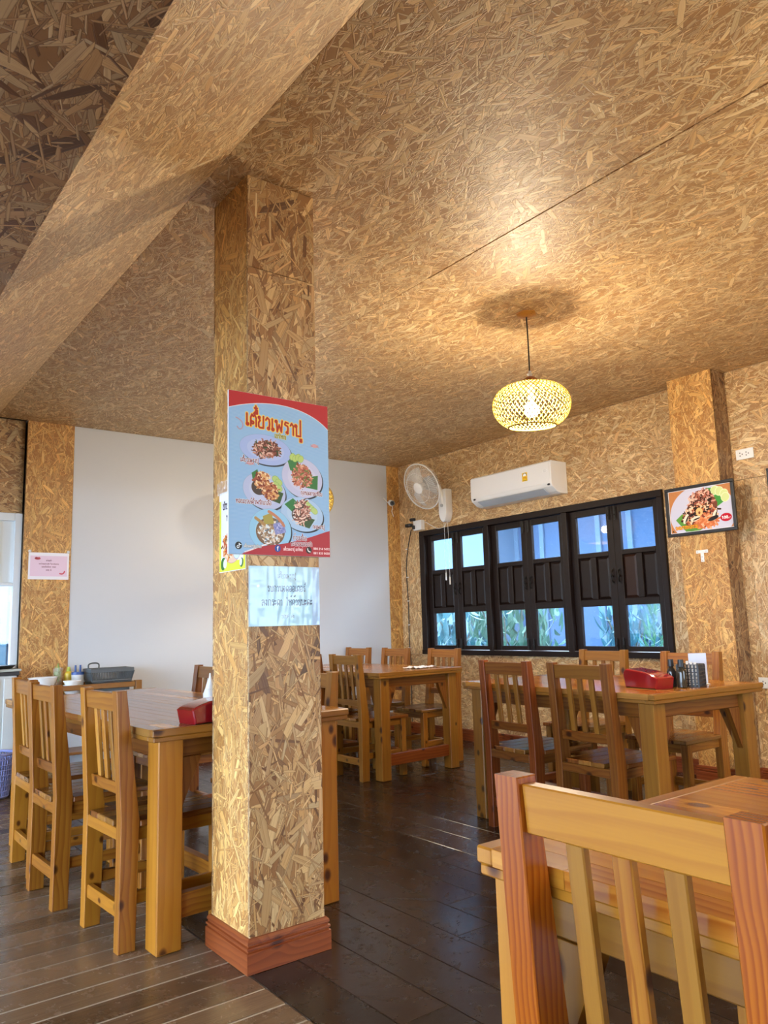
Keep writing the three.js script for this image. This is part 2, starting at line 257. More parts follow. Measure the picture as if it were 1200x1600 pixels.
// window wall
const WZ0 = -6.107, WZ1 = -3.25, WY0 = 0.80, WY1 = 2.062;
{
  const w = struct('wall_right', 'strand board wall with the dark shuttered window', 'wall');
  const X = [XW, XW + 0.012];
  panel(w, X, [0, WY0], [ZB, -5.0], M.osbWall, 2); panel(w, X, [0, WY0], [-4.999, WZ1], M.osbWall, 2);
  panel(w, X, [WY0 + 0.001, YC], [ZB, WZ0], M.osbWall, 1); panel(w, X, [WY1, YC], [WZ0 + 0.001, -4.3], M.osbWall, 2); panel(w, X, [WY1, YC], [-4.299, WZ1], M.osbWall, 2);
  panel(w, X, [0, 2.03], [WZ1, -2.62], M.osbWall, 1); panel(w, X, [2.032, YC], [WZ1, -0.9], M.osbWall, 2);
  panel(w, X, [0, 2.03], [-2.618, -1.4], M.osbWall, 1); panel(w, X, [0, 2.03], [-1.398, 0.5], M.osbWall, 1); panel(w, X, [0, 2.03], [0.502, ZF], M.osbWall, 1); panel(w, X, [2.032, YC], [-0.898, ZF], M.osbWall, 2);
  const bk = (y, z) => mesh('masonry', blk([XW + 0.013, XW + 0.13], y, z), M.plaster, w);
  bk([0, WY0], [ZB - 0.2, ZF + 0.2]); bk([WY1, YC + 0.1], [ZB - 0.2, ZF + 0.2]); bk([WY0, WY1], [ZB - 0.2, WZ0]); bk([WY0, WY1], [WZ1, ZF + 0.2]);
  // pier beside the window
  const p = struct('trim_1', 'golden strand board pier beside the window', 'pier');
  panel(p, [4.95, 4.962], [0, YC], [-3.03, -2.692], M.osbGold, 1); panel(p, [4.952, XW], [0, YC], [-2.704, -2.692], M.osbWorn, 1); panel(p, [4.952, XW], [0, YC], [-3.03, -3.018], M.osbColumn, 1);
  const b = struct('wall_back', 'white painted back wall between strand board strips', 'wall');
  mesh('white_board', blk([1.722, 4.97], [0, YC], [ZB - 0.02, ZB], { c: 0.001 }), M.plaster, b);
  panel(b, [4.971, XW], [0, YC], [ZB - 0.02, ZB + 0.004], M.osbGold, 1);
  panel(b, [1.362, 1.721], [0, YC], [ZB - 0.014, ZB + 0.004], M.osbGold, 1); panel(b, [1.362, 1.374], [0, YC], [-6.56, ZB], M.osbWorn, 1);
  mesh('masonry', blk([1.362, XW + 0.2], [0, YC + 0.1], [-6.70, ZB - 0.021]), M.plaster, b);
  // left of the strip the wall steps back and holds the glazed metal frame
  const l = struct('wall_left', 'strand board wall around the white metal frame', 'wall');
  const Z = [-6.545, -6.53];
  panel(l, [XL, 1.361], [2.062, YC + 0.1], Z, M.osbColumn, 0); panel(l, [XL, 0.25], [0, 2.06], Z, M.osbColumn, 1); panel(l, [0.25, 1.361], [0, 0.84], Z, M.osbColumn, 0);
  mesh('masonry', blk([XL, 1.362], [2.062, YC + 0.2], [-6.70, -6.546]), M.plaster, l); mesh('masonry', blk([XL, 0.25], [0, 2.062], [-6.70, -6.546]), M.plaster, l); mesh('masonry', blk([0.25, 1.362], [0, 0.84], [-6.70, -6.546]), M.plaster, l);
  // behind the camera
  const fr = struct('wall_front', 'strand board wall behind the tables', 'wall');
  for (const [x, y] of [[[XL - 0.1, 2.68], [0, YC + 0.1]], [[2.68, XW], [2.2, YC + 0.1]], [[2.68, XW], [0, 0.9]], [[4.9, XW], [0.9, 2.2]]]) { panel(fr, x, y, [ZF, ZF + 0.015], M.osbWall, 0); mesh('masonry', blk([x[0], x[1] + (x[1] === XW ? 0.2 : 0)], y, [ZF + 0.016, ZF + 0.15]), M.plaster, fr); }
  const w3 = struct('window_3', 'wide glazed shop window behind the tables', 'window'); for (const x of [2.68, 3.76, 4.85]) mesh('frame_stile', blk([x, x + 0.05], [0.9, 2.2], [ZF + 0.02, ZF + 0.08]), M.shutter, w3); for (const y of [0.9, 2.15]) mesh('frame_rail', blk([2.73, 4.85], [y, y + 0.05], [ZF + 0.02, ZF + 0.08]), M.shutter, w3); for (const x of [2.73, 3.81]) mesh('pane', blk([x, x + 1.03], [0.95, 2.15], [ZF + 0.045, ZF + 0.05], { c: 0 }), M.glass, w3);
  // open shop front on the entrance side: posts and a beam
  const o = struct('wall_entrance', 'open shop front with timber posts and a header beam', 'wall');
  for (const z of [-6.3, -3.4, -0.3, 2.85]) mesh('post', blk([XL - 0.06, XL + 0.06], [0, YL], [z - 0.06, z + 0.06]), M.brown, o);
  mesh('header', blk([XL - 0.06, XL + 0.06], [2.06, YL], [ZB, ZF]), M.brown, o);
  const g = struct('ground_outside', 'pale concrete ground outside the building', 'ground');
  mesh('slab', blk([-30, XL - 0.3], [-0.3, -0.16], [-30, 30]), flat(0.16, 0.155, 0.145, 0.9), g); mesh('slab', blk([XW + 0.2, 30], [-0.3, -0.16], [-30, 30]), flat(0.30, 0.34, 0.36, 0.9), g);
  mesh('slab', blk([XL - 0.3, XW + 0.2], [-0.3, -0.16], [-30, ZB - 0.32]), flat(0.30, 0.34, 0.36, 0.9), g); mesh('slab', blk([XL - 0.3, XW + 0.2], [-0.3, -0.16], [ZF + 0.22, 30]), flat(0.16, 0.155, 0.145, 0.9), g);
}
// skirting boards
function skirting(name, label, runs) {
  const s = struct(name, label, 'skirting');
  for (const [a, b, out] of runs) { // run from a to b (x, z), facing out
    const L = Math.hypot(b[0] - a[0], b[1] - a[1]), ang = Math.atan2(-(b[1] - a[1]), b[0] - a[0]);
    const sh = new THREE.Shape([[0, 0], [0.016, 0], [0.016, 0.064], [0.0105, 0.067], [0.0105, 0.071], [0.015, 0.074], [0.0145, 0.080], [0.009, 0.083], [0.009, 0.087], [0.0125, 0.090], [0.0115, 0.098], [0.006, 0.105], [0, 0.106]].map(([x, y]) => new THREE.Vector2(x, y)));
    const g = new THREE.ExtrudeGeometry(sh, { depth: L, bevelEnabled: false });
    g.rotateY(Math.PI / 2); // extrusion along +x, profile depth towards -z
    g.scale(1, 1, -1); const idx = g.index; const h = g.toNonIndexed ? (idx ? g.toNonIndexed() : g) : g;
    const p = h.attributes.position; for (let i = 0; i < p.count; i += 3) { const t = [p.getX(i + 1), p.getY(i + 1), p.getZ(i + 1)]; p.setXYZ(i + 1, p.getX(i + 2), p.getY(i + 2), p.getZ(i + 2)); p.setXYZ(i + 2, ...t); }
    for (let i = 0; i < p.count; i++) p.setX(i, p.getX(i) < L / 2 ? -out * p.getZ(i) : L + out * p.getZ(i)); // mitred ends
    h.computeVertexNormals(); boxUV(h, 0, 1);
    const m = mesh('board', h, M.skirting, s); m.rotation.y = ang; m.position.set(a[0], 0, a[1]);
  }
}
skirting('baseboard_right', 'reddish skirting board along the window wall', [[[XW, -2.692], [XW, ZF], 0], [[XW, ZB], [XW, -3.03], 0], [[4.95, -3.03], [4.95, -2.692], 1], [[4.95, -2.692], [XW, -2.692], 0]]);
skirting('baseboard_back', 'reddish skirting board along the white wall', [[[1.362, ZB], [XW, ZB], 0]]);

// the column
const CX0 = 1.243, CX1 = 1.535, CZ1 = -2.42, CZ0 = -2.712;
{
  const c = struct('column', 'square column clad in strand board', 'column');
  mesh('core', blk([CX0 + 0.012, CX1 - 0.012], [0, YC], [CZ0 + 0.012, CZ1 - 0.012]), M.gap, c);
  for (const [y0, y1] of [[0, 2.4445], [2.4462, YC]]) {
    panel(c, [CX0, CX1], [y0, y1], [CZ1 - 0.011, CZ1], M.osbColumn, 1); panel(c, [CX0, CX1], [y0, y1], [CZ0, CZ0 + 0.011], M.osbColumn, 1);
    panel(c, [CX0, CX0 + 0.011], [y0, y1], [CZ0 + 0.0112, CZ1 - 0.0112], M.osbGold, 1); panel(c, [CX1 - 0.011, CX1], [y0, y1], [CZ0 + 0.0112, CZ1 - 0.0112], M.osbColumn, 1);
  }
}
skirting('baseboard_column', 'reddish skirting around the foot of the column', [[[CX0, CZ1], [CX1, CZ1], 1], [[CX1, CZ1], [CX1, CZ0], 1], [[CX1, CZ0], [CX0, CZ0], 1], [[CX0, CZ0], [CX0, CZ1], 1]]);

// shuttered window: three bays of two leaves
{
  const w = struct('window_1', 'dark brown wooden window with six glazed and panelled shutters', 'window');
  const fx = [XW - 0.022, XW + 0.12];
  mesh('frame_rail', blk(fx, [WY1 - 0.055, WY1], [WZ0, WZ1]), M.shutter, w); mesh('frame_rail', blk([XW - 0.03, XW + 0.12], [WY0, WY0 + 0.045], [WZ0, WZ1]), M.shutter, w);
  const stiles = [[WZ0, -6.028], [-5.148, -5.098], [-4.222, -4.165], [-3.298, WZ1]];
  for (const s of stiles) mesh('frame_stile', blk(fx, [WY0 + 0.045, WY1 - 0.055], s), M.shutter, w);
  const bays = [[-6.026, -5.150], [-5.096, -4.224], [-4.163, -3.300]], sx = [XW + 0.022, XW + 0.054];
  bays.forEach(([z0, z1], bi) => { for (const half of [0, 1]) {
    const mid = (z0 + z1) / 2, a = half ? mid + 0.001 : z0, b = half ? z1 : mid - 0.001, pa = a + 0.063, pb = b - 0.063, y0 = WY0 + 0.047, y1 = WY1 - 0.057;
    const leaf = part('shutter_leaf', w), bit = (y, z, m = M.shutter) => blk(sx, y, z);
    mesh('leaf_frame', merge([bit([y0, y1], [a, pa]), bit([y0, y1], [pb, b]), bit([y0, 0.888], [pa, pb]), bit([1.207, 1.262], [pa, pb]), bit([1.605, 1.645], [pa, pb]), bit([1.950, y1], [pa, pb]), bit([1.262, 1.605], [(pa + pb) / 2 - 0.026, (pa + pb) / 2 + 0.026])]), M.shutter, leaf);
    for (const [q0, q1] of [[pa, (pa + pb) / 2 - 0.026], [(pa + pb) / 2 + 0.026, pb]]) {
      const i = 0.004, e = 0.016, X = XW;
      const back = blk([X + 0.040, X + 0.048], [1.262, 1.605], [q0, q1]);
      const face = boxUV(hexa([[X + 0.030, 1.262 + e + i, q0 + e + i], [X + 0.040, 1.262 + i, q0 + i], [X + 0.030, 1.605 - e - i, q0 + e + i], [X + 0.040, 1.605 - i, q0 + i], [X + 0.030, 1.262 + e + i, q1 - e - i], [X + 0.040, 1.262 + i, q1 - i], [X + 0.030, 1.605 - e - i, q1 - e - i], [X + 0.040, 1.605 - i, q1 - i]], 0.001), 1);
      mesh('raised_panel', merge([back, face]), (bi === 2 && half && q0 === pa) ? M.shutterRed : M.shutter, leaf);
    }
    mesh('pane', blk([XW + 0.036, XW + 0.040], [0.888, 1.207], [pa, pb], { c: 0 }), M.glass, leaf); mesh('pane', blk([XW + 0.036, XW + 0.040], [1.645, 1.950], [pa, pb], { c: 0 }), M.glass, leaf);
    const hz = half ? a + 0.03 : b - 0.03, hx = XW + 0.018;
    mesh('handle', merge([tube([[hx, 1.49, hz], [hx - 0.012, 1.475, hz], [hx - 0.02, 1.44, hz + (half ? 0.008 : -0.008)], [hx - 0.012, 1.405, hz], [hx, 1.39, hz]], 0.005, 16, 8), new THREE.SphereGeometry(0.010, 12, 8).translate(hx - 0.008, 1.44, hz), cyl(0.011, 0.011, 0.006, [hx + 0.002, 1.492, hz], 12, [0, 0, Math.PI / 2]), cyl(0.011, 0.011, 0.006, [hx + 0.002, 1.388, hz], 12, [0, 0, Math.PI / 2])]), M.iron, leaf);
    for (const yb of [[1.90, 1.99], [0.865, 0.945]]) mesh('bolt', merge([blk([hx - 0.006, hx + 0.004], yb, [hz - 0.008, hz + 0.008], { c: 0.002 }), cyl(0.004, 0.004, yb[1] - yb[0] + 0.02, [hx - 0.010, (yb[0] + yb[1]) / 2, hz], 8), new THREE.SphereGeometry(0.007, 10, 8).translate(hx - 0.014, yb[0] + 0.03, hz)]), M.iron, leaf);
  } });
  mesh('sill_strip', blk([XW - 0.012, XW + 0.02], [WY0 + 0.045, WY0 + 0.049], [WZ0 + 0.08, WZ1 - 0.05]), M.metal, w);
}
// glazed metal frame beyond the counter
{
  const d = struct('window_2', 'white metal frame with corrugated sheet above clear glass', 'window');
  const wm = flat(0.66, 0.72, 0.76, 0.4), z = [-6.55, -6.49];
  mesh('frame_stile', blk([1.305, 1.360], [0.84, 2.062], z), wm, d); mesh('frame_stile', blk([0.25, 0.305], [0.84, 2.062], z), wm, d); mesh('frame_rail', blk([0.305, 1.305], [2.0, 2.062], z), wm, d); mesh('frame_rail', blk([0.305, 1.305], [0.84, 0.88], z), wm, d);
  const n = 26, g = new THREE.PlaneGeometry(1.0, 0.49, n * 4, 1), p = g.attributes.position; for (let i = 0; i < p.count; i++) p.setZ(i, 0.008 * Math.sign(Math.sin((p.getX(i) + 0.5) * 38)) * Math.min(1, Math.abs(Math.sin((p.getX(i) + 0.5) * 38)) * 3));
  g.computeVertexNormals(); g.translate(0.805, 1.755, -6.52); mesh('corrugated_sheet', g, flat(0.68, 0.73, 0.74, 0.5, { side: THREE.DoubleSide }), d);
  mesh('glazing_bar', blk([0.305, 1.305], [1.49, 1.515], z), wm, d); mesh('pane', blk([0.305, 1.305], [0.88, 1.49], [-6.522, -6.518], { c: 0 }), M.glass, d);
}

// ---------------------------------------------------------------- furniture
const CW = 0.385; // chair width
function makeChair(name, label, group) {
  const t = thing(name, label, 'chair', [0, 0, 0], 0, group), r = R0;
  const prof = new THREE.Shape([[0, 0], [0.062, 0], [0.070, 0.44], [0.014, 0.897], [-0.024, 0.897], [0.002, 0.44]].map(([x, y]) => new THREE.Vector2(x, y)));
  const post = () => boxUV(new THREE.ExtrudeGeometry(prof, { depth: 0.041, bevelEnabled: true, bevelSize: 0.002, bevelThickness: 0.002, bevelSegments: 1, bevelOffset: -0.002 }), 1, 1, [r() * 3, r() * 3]);
  for (const s of [-1, 1]) { const m = mesh('back_leg', post().translate(-0.2, 0, s > 0 ? CW / 2 - 0.043 : -CW / 2 + 0.002), M.amber, t); }
  const zi = CW / 2 - 0.045;
  const lean = (y) => (y < 0.44 ? 0.03 : 0.036 - (y - 0.44) * 0.090) - 0.2;
  const bar = (y0, y1, th, z0, z1, axis) => { const a = lean(y0), b = lean(y1), P = []; for (let k = 0; k < 8; k++) P.push([(k & 2 ? b : a) + (k & 1 ? th / 2 : -th / 2), k & 2 ? y1 : y0, k & 4 ? z1 : z0]); return boxUV(hexa(P, 0.002), axis, 1, [r() * 3, r() * 3]); };
  mesh('top_rail', bar(0.822, 0.888, 0.024, -zi, zi, 2), M.gold, t); mesh('lower_rail', bar(0.523, 0.566, 0.024, -zi, zi, 2), M.amber, t);
  for (const k of [-1, 0, 1]) mesh('slat', bar(0.566, 0.822, 0.014, k * 0.072 - 0.0145, k * 0.072 + 0.0145, 1), M.gold, t);
  for (const s of [-1, 1]) mesh('front_leg', blk([0.166, 0.210], [0, 0.414], s > 0 ? [CW / 2 - 0.046, CW / 2 - 0.002] : [-CW / 2 + 0.002, -CW / 2 + 0.046]), M.amber, t);
  const seat = part('seat', t), ws = [-0.2, -0.118, -0.04, 0.04, 0.118, 0.2];
  for (let i = 0; i < 5; i++) { const x0 = i === 0 || i === 4 ? -0.128 : -0.199; mesh('seat_board', blk([x0, 0.232], [0.4145, 0.436], [ws[i] + 0.0006 + (i === 0 ? 0.002 : 0), ws[i + 1] - 0.0006 - (i === 4 ? 0.002 : 0)].map((v) => Math.max(-0.198, Math.min(0.198, v))), { axis: 0, c: 0.003, off: [r() * 3, r() * 3] }), SEATMATS[i % 3], seat); }
  mesh('apron', blk([-0.197, -0.177], [0.372, 0.414], [-zi, zi]), M.gold, t); mesh('apron', blk([0.178, 0.200], [0.365, 0.414], [-zi, zi]), M.amber, t);
  for (const s of [-1, 1]) mesh('apron', blk([-0.136, 0.166], [0.365, 0.414], s > 0 ? [CW / 2 - 0.038, CW / 2 - 0.016] : [-CW / 2 + 0.016, -CW / 2 + 0.038]), M.amber, t);
  mesh('stretcher', blk([-0.192, -0.168], [0.108, 0.156], [-zi, zi]), M.gold, t);
  for (const s of [-1, 1]) mesh('stretcher', blk([-0.138, 0.166], [0.150, 0.192], s > 0 ? [CW / 2 - 0.036, CW / 2 - 0.014] : [-CW / 2 + 0.014, -CW / 2 + 0.036]), M.amber, t);
  return t;
}
const LOOKS = { // timber of posts, rails, slats, front legs
  golden: { back_leg: ['gold', 'amber'], top_rail: ['amber'], lower_rail: ['amber'], slat: ['goldPale', 'gold', 'honey'], front_leg: ['gold'], apron: ['gold'], stretcher: ['gold', 'amber'] },
  orange: { back_leg: ['orange', 'orange'], top_rail: ['gold'], lower_rail: ['amber'], slat: ['honey', 'amber'], front_leg: ['amber'], apron: ['gold'], stretcher: ['amber'] },
  brown: { back_leg: ['brown', 'brown'], top_rail: ['umber'], lower_rail: ['brown'], slat: ['honey', 'umber'], front_leg: ['brown'], apron: ['brown'], stretcher: ['brown'] },
  red: { back_leg: ['redBrown', 'redBrown'], top_rail: ['brown'], lower_rail: ['brown'], slat: ['honey'], front_leg: ['redBrown'], apron: ['brown'], stretcher: ['redBrown'] },
  honey: { back_leg: ['honey', 'honey'], top_rail: ['honey'], lower_rail: ['umber'], slat: ['honey', 'umber'], front_leg: ['honey'], apron: ['honey'], stretcher: ['honey'] },
  amber: { back_leg: ['amber', 'amber'], top_rail: ['amber'], lower_rail: ['brown'], slat: ['honey', 'amber'], front_leg: ['amber'], apron: ['amber'], stretcher: ['amber'] },
};
let chair0 = null;
function chair(x, z, turn, look, label, group) {
  let c;
  if (!chair0) { c = chair0 = makeChair('dining_chair', label, group); } else { c = chair0.clone(); c.name = numbered('dining_chair'); scene.add(c); c.userData = { label, category: 'chair', group }; }
  const n = {}; c.traverse((m) => { const L = LOOKS[look][m.name]; if (L && m.isMesh) { const k = n[m.name] = (n[m.name] || 0) + 1; m.material = M[L[(k - 1) % L.length]]; } });
  c.position.set(x, 0, z); c.rotation.y = turn; return c;
}
// table: local origin at the near left corner on the floor, width along +x, length along -z
function table(name, label, [x, z], turn, W, L, { tops, legs, aprons, edge, stretch, seed, H = 0.765, overhang = 0.038, legSize = 0.085 }) {
  const t = thing(name, label, 'table', [x, 0, z], turn), r = rng(seed);
  const top = part('tabletop', t), n = Math.round((W - 0.0) / 0.056), sw = W / n;
  for (let i = 0; i < n; i++) { let a = -0.034; let first = 0.12 + r() * 0.5; while (a > -L + 0.034 + 0.001) { let b = a - first; if (b < -L + 0.16) b = -L + 0.034; mesh('strip', blk([i * sw + 0.0002, (i + 1) * sw - 0.0002], [H - 0.026, H - r() * 0.0003], [b + 0.0002, a - 0.0002], { axis: 2, c: 0.0007, off: [r() * 3, r() * 3] }), tops[Math.floor(r() * tops.length)], top); a = b; first = 0.28 + r() * 0.42; } }
  for (const zz of [[-0.034, 0], [-L, -L + 0.034]]) mesh('end_board', blk([0, W], [H - 0.026, H], zz, { c: 0.003 }), edge, top);
  mesh('under_frame', merge([blk([0.004, W - 0.004], [H - 0.044, H - 0.026], [-0.055, -0.003]), blk([0.004, W - 0.004], [H - 0.044, H - 0.026], [-L + 0.003, -L + 0.055]), blk([0.004, 0.055], [H - 0.044, H - 0.026], [-L + 0.055, -0.055]), blk([W - 0.055, W - 0.004], [H - 0.044, H - 0.026], [-L + 0.055, -0.055])]), edge, top);
  const S = legSize, o = overhang, lx = [o, W - o - S], lz = [-o - S, -L + o];
  for (const a of lx) for (const b of lz) mesh('leg', blk([a, a + S], [0, H - 0.044], [b, b + S], { c: 0.004 }), legs, t);
  for (const b of lz) mesh('apron', blk([o + S, W - o - S], [H - 0.115, H - 0.044], [b + S / 2 - 0.012, b + S / 2 + 0.012]), aprons, t);
  for (const a of lx) mesh('apron', blk([a + S / 2 - 0.012, a + S / 2 + 0.012], [H - 0.115, H - 0.044], [-L + o + S, -o - S]), aprons, t);
  for (const b of lz) mesh('stretcher', blk([o + S, W - o - S], [0.095, 0.178], [b + S / 2 - 0.02, b + S / 2 + 0.02]), stretch, t);
  mesh('stretcher', blk([W / 2 - 0.02, W / 2 + 0.02], [0.10, 0.165], [-L + o + S * 0.72, -o - S * 0.72]), stretch, t);
  const brace = (fx, fz, dx, dz) => { const sh = new THREE.Shape([[0, 0], [0.085, 0], [0, -0.20]].map((p) => new THREE.Vector2(...p))), g = new THREE.ExtrudeGeometry(sh, { depth: 0.028, bevelEnabled: true, bevelSize: 0.001, bevelThickness: 0.001, bevelSegments: 1 }).translate(0, 0, -0.014); if (dx < 0) g.rotateY(Math.PI); if (dz) g.rotateY(dz > 0 ? -Math.PI / 2 : Math.PI / 2); g.translate(fx, H - 0.116, fz); mesh('corner_brace', boxUV(g, 1, 1, [r() * 3, r() * 3]), aprons, t); };
  for (const b of lz) { brace(o + S + 0.001, b + S / 2, 1, 0); brace(W - o - S - 0.001, b + S / 2, -1, 0); }
  for (const a of lx) { brace(a + S / 2, lz[0] - 0.001, 1, -1); brace(a + S / 2, lz[1] + S + 0.001, 1, 1); }
  return t;
}
const LEFT = 0, RIGHT = Math.PI; // a chair turned LEFT has its back towards -x and faces +x
// table by the column
table('dining_table', 'golden legged dining table with grey brown strip top behind the column', [1.015, -2.70], 2.4 * DEG, 0.858, 2.0, { legSize: 0.095, tops: TOPMATS, legs: M.gold, aprons: M.brown, edge: M.honey, stretch: M.amber, seed: 101 });
chair(1.147, -3.05, 3 * DEG, 'golden', 'golden chair with dark knots beside the front leg of the table behind the column', 'chairs at the column table');
chair(1.083, -3.648, 2 * DEG, 'amber', 'amber chair in the middle of the row along the column table', 'chairs at the column table');
chair(1.112, -4.155, 0, 'golden', 'golden chair at the counter end of the row along the column table', 'chairs at the column table');
chair(1.80, -3.23, RIGHT + 4 * DEG, 'honey', 'honey coloured chair across the column table, hidden by the column', 'chairs at the column table');
chair(1.80, -4.37, RIGHT + 3 * DEG, 'brown', 'dull brown chair across the column table against the white wall', 'chairs at the column table');
// table in the corner
table('dining_table', 'brown dining table in the corner under the wall fan, crumpled tissue on top', [3.352, -4.50], 2.6 * DEG, 0.85, 1.52, { tops: TOPMATS.concat([M.honey]), legs: M.honey, aprons: M.brown, edge: M.honey, stretch: M.redBrown, seed: 103 });
chair(3.482, -4.828, LEFT, 'honey', 'brown chair facing the windows beside the front leg of the corner table', 'chairs at the corner table');
chair(3.455, -5.33, LEFT, 'brown', 'brown chair facing the windows behind the column, at the corner table', 'chairs at the corner table');
chair(4.18, -4.955, RIGHT, 'amber', 'amber chair under the left end of the window, at the corner table', 'chairs at the corner table');
chair(4.18, -5.62, RIGHT, 'amber', 'amber chair with its back to the black cable, at the corner table', 'chairs at the corner table');
chair(4.18, -6.215, RIGHT, 'amber', 'amber chair close to the white wall, at the corner table', 'chairs at the corner table');
// table under the window
table('dining_table', 'brown dining table under the window with red tissue box on it', [3.062, -2.065], -4 * DEG, 0.86, 1.36, { tops: TOPGOLD.concat([TOPMATS[0]]), legs: M.honey, aprons: M.brown, edge: M.honey, stretch: M.redBrown, seed: 107 });
chair(3.285, -2.985, -3 * DEG, 'red', 'reddish brown chair at the window table nearer the corner table', 'chairs at the window table');
chair(3.245, -2.452, -3 * DEG, 'brown', 'brown slatted chair at the window table facing the tissue box', 'chairs at the window table');
chair(4.225, -3.36, RIGHT, 'honey', 'pale honey chair under the right shutters at the window table', 'chairs at the window table');
chair(4.10, -2.63, RIGHT, 'amber', 'amber chair behind the tissue box, in front of the strand board pier', 'chairs at the window table');
// table nearest the entrance side
table('dining_table', 'bright golden dining table with a bare glossy top', [0.868, 0.36], 0, 0.775, 1.285, { overhang: 0.018, tops: TOPBRIGHT, legs: M.gold, aprons: M.honey, edge: M.gold, stretch: M.amber, seed: 109 });
chair(1.022, -0.615, LEFT, 'orange', 'orange and gold slatted chair at the bare golden table', 'chairs at the golden table');
chair(1.632, -0.615, RIGHT, 'honey', 'honey chair across the bare golden table', 'chairs at the golden table');

// ---------------------------------------------------------------- pendant lamps
const bambooMat = new THREE.MeshPhysicalMaterial({ color: new THREE.Color().setRGB(0.26, 0.18, 0.022), roughness: 0.7 });
const bulbMat = new THREE.MeshStandardMaterial({ color: 0xffffff, emissive: new THREE.Color().setRGB(1, 0.86, 0.62), emissiveIntensity: 14 });
function ribbon(path, seg, wide, th) { // flat strip along path(t) -> {p, n}
  const pos = [], idx = [];
  for (let i = 0; i <= seg; i++) {
    const t = i / seg, w = wide(t), { p, n } = path(t), q = path(Math.min(1, t + 0.004)).p.clone().sub(path(Math.max(0, t - 0.004)).p).normalize(), s = q.clone().cross(n).normalize();
    for (const [a, b] of [[1, 1], [-1, 1], [-1, -1], [1, -1]]) { const v = p.clone().addScaledVector(s, a * w / 2).addScaledVector(n, b * th / 2); pos.push(v.x, v.y, v.z); }
    if (i < seg) for (let k = 0; k < 4; k++) { const A = i * 4 + k, B = i * 4 + (k + 1) % 4; idx.push(A, A + 4, B, B, A + 4, B + 4); }
  }
  const g = new THREE.BufferGeometry(); g.setAttribute('position', new THREE.Float32BufferAttribute(pos, 3)); g.setIndex(idx); const h = g.toNonIndexed(); h.computeVertexNormals(); return h;
}
function pendant(label, [x, y, z], R, Hh, tilt, power, group) {
  const t = thing('pendant_lamp', label, 'lamp', [x, y, z], 0, group); // y: middle of the shade
  const rose = YC - y;
  mesh('ceiling_rose', new THREE.LatheGeometry([[0.001, -0.022], [0.022, -0.020], [0.058, -0.010], [0.060, 0]].map((p) => new THREE.Vector2(...p)), 6).translate(0, rose, 0), M.goldPale, t);
  mesh('cord', tube([[0, rose - 0.02, 0], [0.002, rose * 0.6 + Hh * 0.2, 0], [0, Hh * 0.5 + 0.05, 0]], 0.004, 16, 8), M.black, t);
  mesh('cord_grip', merge([cyl(0.010, 0.010, 0.02, [0, Hh * 0.5 + 0.055, 0], 12), cyl(0.016, 0.006, 0.02, [0, Hh * 0.5 + 0.040, 0], 12)]), M.metal, t);
  const body = part('shade', t); body.rotation.set(tilt[0], 0, tilt[1]);
  mesh('cap', new THREE.LatheGeometry([[0.001, 0.03], [0.022, 0.030], [R * 0.2, 0.014], [R * 0.285, -0.001], [R * 0.28, -0.006], [0.001, -0.006]].map((p) => new THREE.Vector2(...p)), 28).translate(0, Hh * 0.5, 0), M.redBrown, body);
  const prof = (u) => { const a = 0.20 + u * 2.42; return [R * Math.pow(Math.sin(a), 0.72), Hh * 0.5 * Math.cos(a) * (a < 1.57 ? 1 : 1.12)]; }; // from the cap to the open lower rim
  const at = (u, ph) => { const [r, yy] = prof(u), [r2, y2] = prof(Math.min(1, u + 0.01)), [r1, y1] = prof(Math.max(0, u - 0.01)); const n = new THREE.Vector2(-(y2 - y1), r2 - r1).normalize(); return { p: new THREE.Vector3(r * Math.cos(ph), yy, r * Math.sin(ph)), n: new THREE.Vector3(n.x * Math.cos(ph), n.y, n.x * Math.sin(ph)) }; };
  const N = Math.round(46 * R / 0.21), list = [];
  for (let k = 0; k < N; k++) for (const s of [-1, 1]) list.push(ribbon((u) => { const o = at(u, (k / N) * 6.2832 + s * u * 1.15); o.p.addScaledVector(o.n, s * 0.0009); return o; }, 26, (u) => 0.0044 * (R / 0.21) * (1 + 0.4 * Math.max(0, 1 - u / 0.42)), 0.0012));
  for (const u of [0.0, 1]) { const [r, yy] = prof(u); list.push(plain(new THREE.TorusGeometry(r, 0.005, 8, 64).rotateX(Math.PI / 2).translate(0, yy, 0))); }
  list.forEach((g) => g.deleteAttribute('uv'));
  mesh('weave', mergeGeometries(list), bambooMat, body);
  mesh('bulb', new THREE.SphereGeometry(0.042, 24, 16).translate(0, -0.03, 0), bulbMat, t);
  const neck = mesh('lamp_holder', cyl(0.018, 0.018, Hh * 0.5 - 0.005, [0, Hh * 0.25 + 0.005, 0], 16), M.whitePlastic, t);
  const l = new THREE.PointLight(LAMP_COLOR, power, 0, 2); l.position.set(0, -0.03, 0); l.castShadow = true; l.shadow.radius = 1.6; l.shadow.mapSize.set(1024, 1024); t.add(l);
  return t;
}
pendant('woven bamboo pendant lamp hanging before the air conditioner', [3.137, 2.285, -2.742], 0.213, 0.25, [0.06, 0.05], LAMP_POWER);
pendant('large woven bamboo pendant lamp behind the menu poster', [3.13, 2.135, -5.33], 0.34, 0.36, [0, 0], LAMP_POWER * 0.42);
pendant('woven bamboo pendant lamp above the bare golden table', [3.13, 2.285, -0.12], 0.213, 0.25, [0, 0], LAMP_POWER);
pendant('unseen woven bamboo pendant lamp added to brighten the ceiling', [3.13, 2.285, 2.1], 0.213, 0.25, [0, 0], LAMP_POWER);  // out of view, added as the next in the row to light the ceiling

